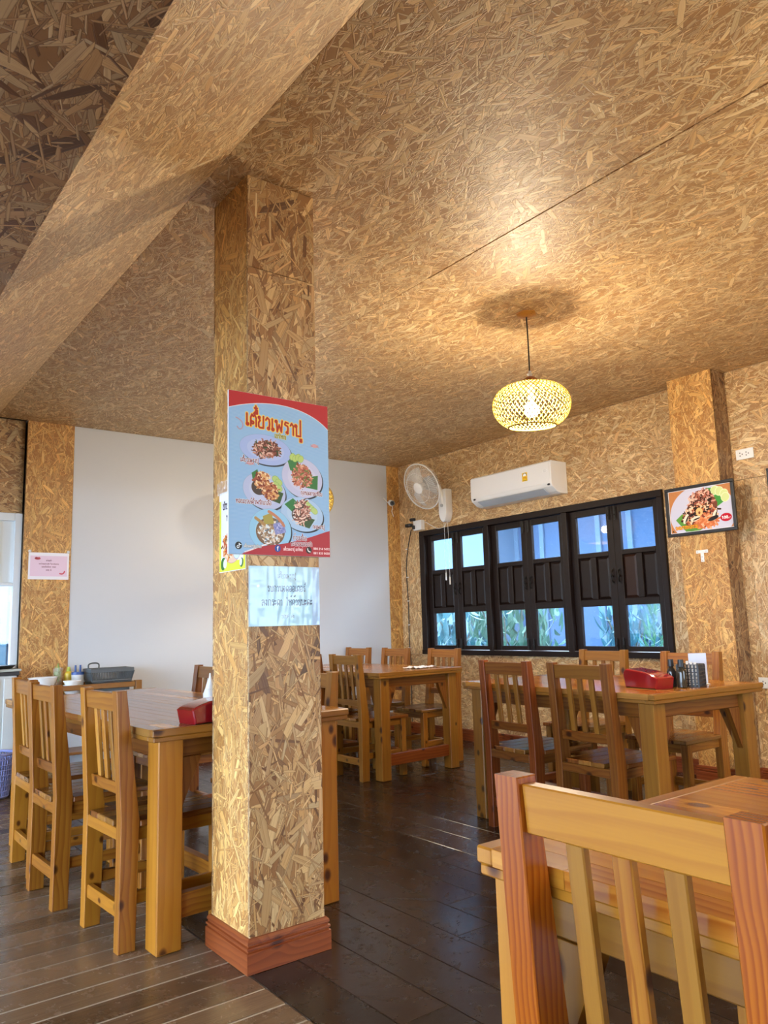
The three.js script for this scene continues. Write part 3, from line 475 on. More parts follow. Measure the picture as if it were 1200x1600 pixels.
// ---------------------------------------------------------------- Thai lettering drawn in strokes
const TH = {
  'ก': [0.62, [[.14, 0, .14, .66, .02, .78, .2, 1, .6, 1, .86, .78, .86, 0]]], 'ข': [0.6, [[.3, .8, .36, .6, .2, .42, .2, 0, .86, 0, .86, 1]], [[.2, .86, .12]]],
  'ค': [0.64, [[.1, 0, .1, .7, .3, 1, .66, 1, .9, .72, .9, 0], [.1, .05, .3, .34]], [[.4, .44, .13]]], 'ง': [0.52, [[.64, .86, .64, .02, .08, .4]], [[.5, .88, .13]]],
  'จ': [0.58, [[.36, .34, .56, 0, .82, .14, .84, .7, .6, 1, .16, .86]], [[.3, .44, .13]]], 'ช': [0.64, [[.3, .82, .34, .58, .2, .4, .2, 0, .8, 0, .78, .66, .98, 1.04]], [[.2, .86, .11]]],
  'ญ': [0.86, [[.08, 0, .08, .7, .24, 1, .46, 1, .56, .74, .56, 0, .92, 0, .92, 1]]], 'ด': [0.62, [[.1, 0, .1, .72, .3, 1, .66, 1, .9, .72, .9, 0], [.1, .5, .3, .4]], [[.36, .28, .13]]],
  'ต': [0.64, [[.1, 0, .1, .72, .28, 1, .48, .84, .68, 1, .9, .72, .9, 0], [.1, .5, .3, .4]], [[.36, .3, .13]]], 'ท': [0.62, [[.24, .86, .24, 0], [.24, .56, .62, 1, .86, .84, .86, 0]], [[.13, .88, .12]]],
  'น': [0.64, [[.24, .86, .24, .1, .78, .1], [.9, .14, .9, 1]], [[.13, .88, .12], [.86, .1, .1]]], 'บ': [0.62, [[.22, .86, .22, 0, .88, 0, .88, 1]], [[.12, .88, .12]]],
  'ป': [0.62, [[.22, .86, .22, 0, .88, 0, .88, 1.4]], [[.12, .88, .12]]], 'พ': [0.76, [[.18, .86, .24, 0, .5, .62, .76, 0, .88, 1]], [[.1, .88, .1]]],
  'ม': [0.64, [[.24, .86, .24, .1, .84, .02, .88, 1]], [[.13, .88, .11], [.18, .1, .1]]], 'ย': [0.6, [[.1, .84, .34, .64, .12, .44, .12, .1, .3, 0, .86, 0, .88, 1]], [[.2, .88, .1]]],
  'ร': [0.5, [[.14, .8, .3, 1, .8, .94], [.2, .76, .7, .66, .78, .5, .72, .1]], [[.6, .08, .1]]], 'ล': [0.62, [[.1, .82, .4, 1, .76, .9, .9, .6, .9, 0], [.9, .5, .5, .6, .2, .42, .2, .14]], [[.26, .08, .1]]],
  'ว': [0.5, [[.1, .8, .4, 1, .76, .86, .84, .5, .76, .1]], [[.64, .08, .11]]], 'ส': [0.62, [[.1, .82, .4, 1, .76, .9, .9, .6, .9, 0], [.9, .5, .5, .6, .2, .42, .2, .14], [.76, .9, 1, 1.16]], [[.26, .08, .1]]],
  'ห': [0.64, [[.22, .86, .22, 0], [.22, .5, .62, .74, .8, .86], [.6, .72, .86, .44, .86, 0]], [[.12, .88, .11], [.84, .9, .1]]], 'อ': [0.6, [[.14, .76, .32, 1, .7, 1, .9, .7, .86, .1, .6, 0, .22, 0, .12, .3]], [[.26, .42, .12]]],
  'ะ': [0.42, [[.3, .64, .8, .86], [.3, .14, .8, .36]], [[.2, .76, .12], [.2, .26, .12]]], 'า': [0.4, [[.1, .8, .4, 1, .8, .8, .8, 0]]], 'ำ': [0.42, [[.1, .8, .4, 1, .8, .8, .8, 0]], [[-.3, 1.24, .12]]],
  'เ': [0.28, [[.3, 1, .3, .14]], [[.5, .1, .12]]], 'แ': [0.5, [[.16, 1, .16, .14], [.64, 1, .64, .14]], [[.3, .1, .1], [.78, .1, .1]]], 'ไ': [0.3, [[.5, 0, .5, 1.2, .1, 1.45]]], 'ใ': [0.32, [[.5, 0, .5, 1.25, .3, 1.45]], [[.2, 1.3, .12]]], ' ': [0.4, []],
  '่': [0, [[-.2, 1.5, -.2, 1.7]]], '้': [0, [[-.5, 1.6, -.36, 1.5, -.2, 1.54, -.06, 1.74]]], '๋': [0, [[-.3, 1.46, -.3, 1.82], [-.5, 1.64, -.1, 1.64]]], '์': [0, [[-.2, 1.42, 0, 1.66]], [[-.28, 1.34, .1]]],
  'ี': [0, [[-.62, 1.14, -.36, 1.34, -.08, 1.16, -.62, 1.14], [-.08, 1.16, -.08, 1.46]]], 'ิ': [0, [[-.62, 1.14, -.36, 1.34, -.08, 1.16, -.62, 1.14]]], 'ื': [0, [[-.62, 1.14, -.36, 1.34, -.08, 1.16, -.62, 1.14], [-.08, 1.16, -.08, 1.46], [-.24, 1.26, -.24, 1.46]]],
  'ั': [0, [[-.4, 1.2, -.16, 1.16, 0, 1.4]], [[-.42, 1.26, .1]]], '็': [0, [[-.6, 1.16, -.3, 1.16, -.2, 1.36, -.06, 1.44]]], 'ู': [0, [[-.34, -.2, -.34, -.42, -.1, -.42, -.1, -.2]]], 'ุ': [0, [[-.16, -.2, -.1, -.46]]],
};
function thaiWidth(s, size) { let w = 0; for (const ch of s) w += (TH[ch] ? TH[ch][0] + (TH[ch][0] ? 0.1 : 0) : 0.6) * size; return w; }
function thai(c, s, x, y, size, color, lw, { center = false, slope = 0, halo } = {}) {
  let X = center ? x - thaiWidth(s, size) / 2 : x; c.lineCap = c.lineJoin = 'round';
  for (const pass of halo ? [0, 1] : [1]) {
    let px = X; c.strokeStyle = pass ? color : halo[0]; c.lineWidth = pass ? lw : lw + halo[1];
    for (const ch of s) {
      const g = TH[ch];
      if (!g) { c.save(); c.fillStyle = color; c.font = `bold ${size * 1.35}px sans-serif`; if (pass) c.fillText(ch, px, y + (px - X) * slope); c.restore(); px += size * 0.8; continue; }
      const w = (g[0] || 0.62) * size, oy = y + (px - X) * slope;
      for (const path of g[1] || []) { c.beginPath(); for (let i = 0; i < path.length; i += 2) { const a = px + path[i] * w, b = oy - path[i + 1] * size; i ? c.lineTo(a, b) : c.moveTo(a, b); } c.stroke(); }
      for (const [a, b, r] of g[2] || []) { c.beginPath(); c.arc(px + a * w, oy - b * size, r * size * 0.8, 0, 6.3); c.stroke(); }
      px += g[0] ? w + 0.1 * size : 0;
    }
  }
}
// a heap of food: many short curved bits in the given tones
function heap(c, r, cx, cy, rx, ry, tones, n, len, lw) { for (let i = 0; i < n; i++) { const a = r() * 6.283, d = Math.sqrt(r()), x = cx + Math.cos(a) * d * rx, y = cy + Math.sin(a) * d * ry, t = r() * 6.283, l = len * (0.5 + r()); c.strokeStyle = tones[Math.floor(r() * tones.length)]; c.lineWidth = lw * (0.5 + r()); c.lineCap = 'round'; c.beginPath(); c.moveTo(x, y); c.quadraticCurveTo(x + Math.cos(t) * l * 0.5 + (r() - 0.5) * l * 0.6, y + Math.sin(t) * l * 0.5 + (r() - 0.5) * l * 0.6, x + Math.cos(t) * l, y + Math.sin(t) * l * 0.8); c.stroke(); } }
function ellipse(c, x, y, rx, ry, rot, fill, stroke, lw) { c.beginPath(); c.ellipse(x, y, rx, ry, rot, 0, 6.2832); if (fill) { c.fillStyle = fill; c.fill(); } if (stroke) { c.strokeStyle = stroke; c.lineWidth = lw; c.stroke(); } }
function poly(c, pts, fill) { c.beginPath(); pts.forEach(([x, y], i) => (i ? c.lineTo(x, y) : c.moveTo(x, y))); c.closePath(); c.fillStyle = fill; c.fill(); }
const printMat = (tex, rough = 0.6) => new THREE.MeshStandardMaterial({ map: tex, roughness: rough });

// menu poster on the column, 42 x 59 cm
const posterTex = canvas(840, 1180, (c, W, H) => {
  const r = rng(77);
  c.fillStyle = rgb(142, 190, 232); c.fillRect(0, 0, W, H);
  for (let y = 0; y < H; y += 9) { c.fillStyle = 'rgba(255,255,255,0.18)'; c.fillRect(0, y, W, 3); }
  c.beginPath(); c.moveTo(0, 0); c.lineTo(W, 0); c.lineTo(W, 190); c.bezierCurveTo(700, 60, 380, -10, 0, 128); c.closePath(); c.fillStyle = rgb(184, 30, 40); c.fill(); c.strokeStyle = 'rgba(240,245,250,0.9)'; c.lineWidth = 5; c.beginPath(); c.moveTo(W, 190); c.bezierCurveTo(700, 60, 380, -10, 0, 128); c.stroke();
  thai(c, 'เตี๋ยวเพราปู', 136, 240, 86, rgb(170, 40, 16), 14, { slope: 0.075, halo: [rgb(246, 206, 84), 13] });
  thai(c, 'เขาใหญ่', 372, 306, 26, rgb(120, 120, 40), 5, { slope: 0.05, halo: [rgb(236, 226, 150), 4] });
  c.strokeStyle = 'rgba(206,120,130,0.55)'; c.lineWidth = 9; c.beginPath(); c.moveTo(56, 196); c.quadraticCurveTo(130, 220, 104, 270); c.quadraticCurveTo(84, 290, 66, 262); c.stroke();
  const crab = (x, y) => { ellipse(c, x, y, 28, 15, 0, 'rgba(226,150,150,0.75)'); c.strokeStyle = 'rgba(210,110,110,0.6)'; c.lineWidth = 3; for (const s of [-1, 1]) for (let k = 0; k < 3; k++) { c.beginPath(); c.moveTo(x + s * 18, y + 4); c.lineTo(x + s * (34 + k * 3), y - 8 + k * 10); c.stroke(); } };
  crab(716, 330); crab(168, 520);
  const plate = (x, y, rx, ry, rot, tone) => { ellipse(c, x + 9, y + 10, rx, ry, rot, rgb(34, 44, 60)); ellipse(c, x, y, rx, ry, rot, tone, 'rgba(120,140,170,0.5)', 2); ellipse(c, x, y, rx * 0.72, ry * 0.70, rot, 'rgba(255,255,255,0.16)'); };
  plate(296, 408, 212, 112, 0.08, rgb(166, 190, 238)); heap(c, r, 300, 400, 104, 58, ['#8a4a3c', '#c99c8c', '#5a2f22', '#e0bba8', '#6d3a2c', '#3b4a2a', '#b06a58'], 330, 30, 9);
  plate(604, 590, 178, 150, 0.25, rgb(196, 202, 232)); poly(c, [[478, 470], [560, 440], [600, 560], [500, 540]], rgb(56, 128, 70)); poly(c, [[640, 580], [742, 560], [736, 670], [630, 660]], rgb(48, 120, 62));
  for (let k = 0; k < 4; k++) ellipse(c, 520 + k * 24, 436 + (k % 2) * 10, 22, 28, 0.5, rgb(186, 214, 120), rgb(140, 182, 90), 3); heap(c, r, 602, 576, 82, 84, ['#b5604c', '#d98f78', '#8a3e30', '#e6b096', '#c4765e', '#6a7a3a'], 420, 18, 9);
  plate(284, 716, 176, 132, 0.25, rgb(186, 200, 234)); poly(c, [[180, 590], [226, 560], [250, 640], [190, 650]], rgb(52, 124, 64)); poly(c, [[330, 690], [440, 720], [410, 800], [300, 770]], rgb(46, 84, 50));
  for (let k = 0; k < 4; k++) ellipse(c, 376 + (k % 2) * 26, 620 + k * 22, 30, 24, 0.4, rgb(182, 212, 128), rgb(138, 182, 96), 3); ellipse(c, 240, 690, 62, 58, 0, rgb(70, 58, 54)); heap(c, r, 266, 640, 62, 66, ['#a4543a', '#f0d8ae', '#7c3424', '#e0b074', '#c0784a'], 220, 16, 12); heap(c, r, 330, 716, 62, 58, ['#a4543a', '#f0d8ae', '#7c3424', '#e0b074', '#c0784a'], 220, 16, 12);
  plate(600, 866, 184, 128, 0.15, rgb(172, 206, 238)); poly(c, [[448, 800], [520, 750], [586, 800], [520, 858]], rgb(44, 124, 66)); poly(c, [[600, 880], [710, 900], [660, 970], [580, 950]], rgb(58, 92, 60));
  for (let k = 0; k < 4; k++) ellipse(c, 640 + k * 22, 786 + k * 16, 30, 22, 0.6, rgb(186, 214, 136), rgb(142, 186, 100), 3); ellipse(c, 570, 870, 58, 54, 0, rgb(226, 226, 226), rgb(60, 54, 50), 8); heap(c, r, 590, 850, 58, 80, ['#a8685a', '#dcb8aa', '#7a4438', '#efd6c8', '#4a3a34'], 260, 34, 8);
  plate(330, 1000, 172, 158, 0.1, rgb(150, 208, 240)); ellipse(c, 330, 1010, 118, 104, 0, rgb(120, 96, 74)); heap(c, r, 330, 1010, 96, 84, ['#c8b8a0', '#e8ddd0', '#8a7460', '#6d8090', '#a88c6a', '#e2eef2'], 200, 22, 14); poly(c, [[350, 950], [440, 930], [460, 1010], [370, 1030]], rgb(140, 150, 206)); heap(c, r, 405, 980, 44, 40, ['#6f7cc0', '#c9cfee', '#8e98d8'], 120, 10, 5);
  poly(c, [[268, 900], [340, 870], [360, 950], [280, 960]], rgb(170, 160, 80)); c.strokeStyle = rgb(196, 132, 100); c.lineWidth = 22; c.beginPath(); c.moveTo(318, 864); c.quadraticCurveTo(400, 900, 440, 960); c.stroke(); c.strokeStyle = rgb(176, 140, 88); c.beginPath(); c.moveTo(210, 916); c.lineTo(280, 960); c.stroke();
  c.beginPath(); c.moveTo(100, H); c.bezierCurveTo(230, 1090, 420, 1120, 560, 1060); c.bezierCurveTo(680, 1040, 760, 1000, W, 980); c.lineTo(W, H); c.closePath(); c.fillStyle = rgb(176, 48, 62); c.fill();
  for (let k = 0; k < 9; k++) { c.fillStyle = 'rgba(246,240,240,0.85)'; c.save(); c.translate(120 + k * 22, 1160 - k * 8); c.rotate(-0.3); c.fillRect(0, 0, 34 + r() * 20, 9); c.restore(); }
  const names = [['เตี๋ยวเพราปู', 92, 514, 24], ['กุ้งทอดกระเทียม', 590, 716, 22], ['หอยเชลล์คั่วพริกเกลือ', 56, 816, 24], ['กะเพราปู', 690, 968, 22], ['ก๋วยเตี๋ยว', 520, 1060, 24], ['ทะเลรวมต้มยำ', 500, 1104, 24]];
  for (const [s, x, y, z] of names) thai(c, s, x, y, z * 1.1, rgb(116, 36, 60), 3.8, { halo: ['rgba(240,246,252,0.9)', 5] });
  ellipse(c, 76, 1120, 27, 27, 0, rgb(22, 32, 42)); c.strokeStyle = '#e8f4f8'; c.lineWidth = 6; c.beginPath(); c.moveTo(80, 1104); c.lineTo(80, 1128); c.arc(72, 1128, 8, 0, 4.6); c.moveTo(80, 1104); c.quadraticCurveTo(86, 1114, 96, 1114); c.stroke();
  ellipse(c, 388, 1130, 25, 25, 0, rgb(40, 84, 168)); c.fillStyle = '#fff'; c.font = 'bold 42px sans-serif'; c.fillText('f', 380, 1146);
  ellipse(c, 652, 1134, 25, 25, 0, rgb(34, 44, 46)); c.strokeStyle = '#fff'; c.lineWidth = 8; c.beginPath(); c.moveTo(642, 1122); c.quadraticCurveTo(642, 1144, 664, 1146); c.stroke();
  thai(c, 'เตี๋ยวเพราปูเขาใหญ่', 118, 1130, 15, rgb(236, 230, 236), 3, { halo: ['rgba(70,110,120,0.8)', 3] }); thai(c, 'เตี๋ยวเพราปู เขาใหญ่', 436, 1142, 17, rgb(252, 240, 240), 3.2);
  c.fillStyle = '#fdf2f2'; c.font = 'bold 24px sans-serif'; c.fillText('080 214 1472', 692, 1128); c.fillText('081 835 9659', 692, 1162);
});
{
  const b = thing('menu_poster', 'pale blue and red food menu poster board fixed to the column', 'poster', [0, 0, 0]);
  mesh('backing_board', blk([1.162, 1.580], [1.366, 1.953], [CZ1 + 0.001, CZ1 + 0.009], { c: 0.001 }), M.white, b);
  mesh('print', new THREE.PlaneGeometry(0.416, 0.585).translate(1.371, 1.6595, CZ1 + 0.0096), printMat(posterTex), b);
}
// handwritten sheet in a plastic sleeve below the poster
const noteTex = canvas(594, 420, (c, W, H) => {
  c.fillStyle = rgb(166, 214, 236); c.fillRect(0, 0, W, H); c.fillStyle = rgb(160, 196, 232); c.fillRect(W - 66, 0, 66, H);
  thai(c, 'เตี๋ยวเพราปู', W / 2 + 14, 84, 28, rgb(110, 130, 160), 4, { center: true }); thai(c, 'รบกวนจดออเดอร์', W / 2 + 14, 178, 38, rgb(70, 92, 130), 5.5, { center: true });
  thai(c, 'ลงกระดาษให้ด้วยนะคะ', W / 2 + 16, 276, 40, rgb(48, 76, 110), 6, { center: true }); thai(c, 'ขอบคุณค่ะ', W / 2 + 20, 366, 22, rgb(110, 136, 160), 3.4, { center: true });
});
{
  const g = new THREE.PlaneGeometry(0.288, 0.212, 48, 24), p = g.attributes.position; for (let i = 0; i < p.count; i++) { const x = p.getX(i), y = p.getY(i); p.setZ(i, 0.0014 * noise.noise(x * 16, y * 60, 3) + 0.0010 * noise.noise(x * 70, y * 14, 8) + 0.0062); } g.computeVertexNormals(); g.translate(1.387, 1.222, CZ1);
  const b = thing('paper_notice', 'handwritten notice in a wrinkled clear sleeve below the menu poster', 'notice');
  mesh('sheet', blk([1.243, 1.531], [1.116, 1.328], [CZ1 + 0.0003, CZ1 + 0.0012], { c: 0 }), M.white, b);
  mesh('sleeve_front', g, new THREE.MeshPhysicalMaterial({ map: noteTex, roughness: 0.35, clearcoat: 0.6, clearcoatRoughness: 0.08, side: THREE.DoubleSide }), b);
}
// menu sheet on the shaded side of the column
const drinkTex = canvas(420, 594, (c, W, H) => {
  const r = rng(5); c.fillStyle = rgb(222, 222, 70); c.fillRect(0, 0, W, H); c.fillStyle = rgb(232, 228, 238); c.fillRect(30, 0, W - 60, H - 70); c.fillStyle = rgb(244, 244, 248); c.fillRect(0, 0, W, 60);
  thai(c, 'ยำขนมจีน', 60, 128, 44, '#161616', 9); thai(c, 'ทะเลสด', 120, 218, 40, '#161616', 8); c.fillStyle = '#161616'; c.font = 'bold 46px sans-serif'; c.fillText('79.-', 200, 306);
  ellipse(c, 210, 420, 150, 120, 0, rgb(226, 186, 160), rgb(200, 150, 120), 4); heap(c, r, 150, 410, 90, 84, ['#b8402e', '#e08a3a', '#c86a4a', '#f0d0a8', '#8a5a3a'], 260, 28, 12); ellipse(c, 270, 380, 50, 62, 0.2, rgb(228, 208, 204)); ellipse(c, 286, 456, 58, 58, 0, rgb(206, 216, 236), rgb(150, 160, 180), 4);
  ellipse(c, 66, 536, 40, 48, 0.3, rgb(60, 116, 54)); ellipse(c, 96, 536, 30, 36, 0.3, rgb(226, 228, 214)); ellipse(c, 362, 546, 28, 34, 0.3, rgb(70, 110, 60)); ellipse(c, 350, 542, 20, 26, 0.3, rgb(222, 224, 216));
});
{
  const b = thing('menu_sheet', 'yellow bordered menu sheet in a clear sleeve on the shaded column side', 'poster');
  mesh('sheet', blk([CX0 - 0.003, CX0 - 0.001], [1.318, 1.618], [-2.648, -2.434], { c: 0 }), M.white, b);
  mesh('print', new THREE.PlaneGeometry(0.21, 0.296).rotateY(-Math.PI / 2).translate(CX0 - 0.0036, 1.468, -2.541), printMat(drinkTex, 0.25), b);
  const g = new THREE.PlaneGeometry(0.224, 0.05, 40, 6), p = g.attributes.position; for (let i = 0; i < p.count; i++) p.setZ(i, 0.004 + 0.006 * noise.noise(p.getX(i) * 60, p.getY(i) * 60, 2) + 0.004); g.computeVertexNormals(); g.rotateY(-Math.PI / 2).translate(CX0 - 0.002, 1.634, -2.541);
  mesh('sleeve_edge', g, new THREE.MeshPhysicalMaterial({ color: 0xffffff, transmission: 0.85, thickness: 0, roughness: 0.1, side: THREE.DoubleSide }), b);
}
// pink notice on the strip by the white wall
const pinkTex = canvas(594, 420, (c, W, H) => {
  c.fillStyle = rgb(240, 238, 246); c.fillRect(0, 0, W, H); c.fillStyle = rgb(232, 206, 226); c.fillRect(26, 50, W - 52, H - 100);
  ellipse(c, 130, 92, 44, 20, 0, rgb(176, 52, 70)); ellipse(c, 110, 84, 16, 14, 0, rgb(150, 36, 52)); ellipse(c, 152, 82, 14, 12, 0, rgb(196, 80, 90));
  thai(c, 'แจ้งลูกค้า', W / 2, 132, 18, rgb(120, 60, 90), 3, { center: true }); thai(c, 'ทางร้านขอสงวนสิทธิ์ในการนำอาหาร', W / 2, 186, 17, rgb(130, 70, 96), 2.8, { center: true }); thai(c, 'และเครื่องดื่มจากภายนอก', W / 2, 232, 17, rgb(130, 70, 96), 2.8, { center: true }); thai(c, 'ขอบคุณค่ะ', W / 2, 280, 17, rgb(130, 70, 96), 2.8, { center: true });
  c.strokeStyle = rgb(206, 60, 84); c.lineWidth = 18; c.lineCap = 'round'; c.beginPath(); c.moveTo(462, 326); c.quadraticCurveTo(520, 344, 530, 290); c.stroke();
});
{
  const b = thing('paper_notice', 'small pink printed notice pinned to the strand board strip', 'notice');
  mesh('sheet', blk([1.402, 1.706], [1.54, 1.752], [ZB + 0.005, ZB + 0.006], { c: 0 }), M.white, b); mesh('print', new THREE.PlaneGeometry(0.304, 0.212).translate(1.554, 1.646, ZB + 0.0066), printMat(pinkTex, 0.5), b);
  for (const x of [1.41, 1.70]) mesh('tack', new THREE.SphereGeometry(0.012, 12, 8).translate(x, 1.762, ZB + 0.008), M.whitePlastic, b);
}
// framed food picture on the pier
const dishTex = canvas(720, 480, (c, W, H) => {
  const r = rng(15); c.fillStyle = rgb(196, 130, 78); c.fillRect(0, 0, W, H); for (let i = 0; i < 60; i++) { c.strokeStyle = `rgba(150,90,50,${r() * 0.4})`; c.lineWidth = 2; c.beginPath(); c.moveTo(r() * W, 0); c.lineTo(r() * W, H); c.stroke(); }
  ellipse(c, 380, 290, 372, 320, 0, rgb(204, 204, 222)); poly(c, [[440, 20], [540, 30], [640, 190], [520, 260]], rgb(70, 150, 66)); poly(c, [[70, 330], [150, 270], [420, 440], [330, 478], [180, 470]], rgb(92, 150, 60));
  for (const [x, y] of [[540, 60], [590, 76], [640, 110], [650, 150]]) ellipse(c, x, y, 44, 48, 0.3, rgb(206, 220, 150), rgb(236, 240, 200), 5);
  poly(c, [[330, 40], [470, 30], [560, 190], [540, 380], [400, 440], [190, 400], [150, 320], [230, 180]], rgb(120, 66, 48)); heap(c, r, 380, 150, 130, 110, ['#8a4a3a', '#d89a86', '#3a221c', '#e8b8a0', '#b46a52', '#241814'], 300, 34, 14); heap(c, r, 360, 300, 190, 110, ['#d88a5c', '#e8b890', '#8a3e2c', '#3a241c', '#f0d0b0', '#c86a3c', '#281a16'], 420, 36, 16); heap(c, r, 420, 390, 110, 50, ['#e08a56', '#f0b48a', '#d07040'], 120, 44, 18);
  for (const [x, y, a] of [[190, 330, 0.5], [300, 340, 1.3], [520, 330, 0.3]]) { ellipse(c, x, y, 24, 58, a, rgb(236, 222, 200)); ellipse(c, x + 12, y + 4, 8, 44, a, rgb(40, 28, 26)); } ellipse(c, 350, 270, 40, 46, 0, rgb(238, 186, 120)); ellipse(c, 350, 280, 12, 16, 0, rgb(130, 70, 40)); ellipse(c, 500, 360, 62, 22, -0.3, rgb(36, 30, 28));
  thai(c, 'กะเพราทะเลรวม', 60, 440, 34, rgb(246, 170, 40), 7, { halo: [rgb(120, 50, 20), 4] });
  ellipse(c, 640, 366, 62, 44, 0, rgb(190, 16, 40)); c.fillStyle = '#fff'; c.font = 'bold 44px sans-serif'; c.textAlign = 'center'; c.fillText('100.-', 640, 382);
  c.strokeStyle = rgb(240, 240, 244); c.lineWidth = 12; c.strokeRect(0, 0, W, H); c.fillStyle = '#111'; poly(c, [[24, 440], [44, 462], [24, 462]], '#111');
});
function framed(label, x, [y0, y1], [z0, z1], tex) {
  const b = thing('picture_frame', label, 'picture'), f = 0.022;
  mesh('frame', merge([blk([x - 0.022, x], [y0, y0 + f], [z0, z1]), blk([x - 0.022, x], [y1 - f, y1], [z0, z1]), blk([x - 0.022, x], [y0 + f, y1 - f], [z0, z0 + f]), blk([x - 0.022, x], [y0 + f, y1 - f], [z1 - f, z1])]), M.black, b);
  mesh('backing', blk([x - 0.008, x - 0.002], [y0 + f, y1 - f], [z0 + f, z1 - f], { c: 0 }), M.black, b);
  mesh('print', new THREE.PlaneGeometry(z1 - z0 - 2 * f, y1 - y0 - 2 * f).rotateY(-Math.PI / 2).translate(x - 0.0095, (y0 + y1) / 2, (z0 + z1) / 2), tex ? printMat(tex, 0.22) : M.plaster, b);
}
framed('black framed seafood dish picture with red price badge on the pier', 4.949, [1.668, 2.016], [-3.108, -2.594], dishTex);
framed('black framed picture beyond the pier at the edge of view', XW - 0.001, [1.72, 2.075], [-2.455, -1.93], null);

// ---------------------------------------------------------------- wall equipment
{ // air conditioner
  const t = thing('air_conditioner', 'white wall air conditioner above the shutters', 'air conditioner'), z0 = -5.11, z1 = -4.14;
  const sh = new THREE.Shape(); const pts = [[0, 0], [0, 0.272], [-0.19, 0.272], [-0.205, 0.258], [-0.208, 0.075], [-0.195, 0.05], [-0.14, 0.012], [-0.10, 0]]; pts.forEach(([x, y], i) => (i ? sh.lineTo(x, y) : sh.moveTo(x, y)));
  const g = new THREE.ExtrudeGeometry(sh, { depth: z1 - z0 - 0.016, bevelEnabled: true, bevelSize: 0.006, bevelThickness: 0.008, bevelSegments: 3, bevelOffset: -0.006 }).translate(XW - 0.001, 2.166, z0 + 0.008); mesh('casing', g, M.whitePlastic, t);
  mesh('front_panel', blk([XW - 0.213, XW - 0.208], [2.246, 2.426], [z0 + 0.012, z1 - 0.012], { c: 0.002 }), M.whitePlastic, t);
  const lv = boxUV(hexa([[XW - 0.195, 2.216, z0 + 0.09], [XW - 0.118, 2.176, z0 + 0.09], [XW - 0.197, 2.211, z0 + 0.09], [XW - 0.120, 2.171, z0 + 0.09], [XW - 0.195, 2.216, z1 - 0.09], [XW - 0.118, 2.176, z1 - 0.09], [XW - 0.197, 2.211, z1 - 0.09], [XW - 0.120, 2.171, z1 - 0.09]], 0), 2).translate(-0.010, -0.008, 0); mesh('louvre', lv, M.greyPlastic, t);
  const st = canvas(128, 160, (c, W, H) => { c.fillStyle = '#f4c81e'; c.fillRect(0, 0, W, H); ellipse(c, 64, 56, 46, 46, 0, '#ffffff', '#222', 10); c.fillStyle = '#f4c81e'; c.fillRect(0, 64, W, H); c.fillStyle = '#d9921c'; c.fillRect(14, 84, 100, 18); c.fillStyle = '#b86f10'; c.fillRect(14, 112, 100, 8); c.fillStyle = '#222'; c.fillRect(10, 140, 108, 6); });
  mesh('energy_label', new THREE.PlaneGeometry(0.060, 0.076).rotateY(-Math.PI / 2).translate(XW - 0.2136, 2.338, -4.425), printMat(st, 0.5), t);
  const lg = canvas(128, 64, (c) => { c.fillStyle = '#f0f0ee'; c.fillRect(0, 0, 128, 64); c.strokeStyle = '#8a8f94'; c.lineWidth = 5; c.beginPath(); c.moveTo(14, 22); c.quadraticCurveTo(50, 10, 96, 20); c.stroke(); c.beginPath(); c.moveTo(20, 44); c.quadraticCurveTo(64, 56, 112, 40); c.stroke(); });
  mesh('maker_mark', new THREE.PlaneGeometry(0.05, 0.024).rotateY(-Math.PI / 2).translate(XW - 0.2136, 2.352, -4.20), printMat(lg, 0.5), t);
  for (const z of [z0 + 0.05, z1 - 0.03]) mesh('badge', new THREE.SphereGeometry(0.011, 12, 8).scale(0.3, 0.8, 1.5).translate(XW - 0.2085, 2.232, z), M.black, t);
}
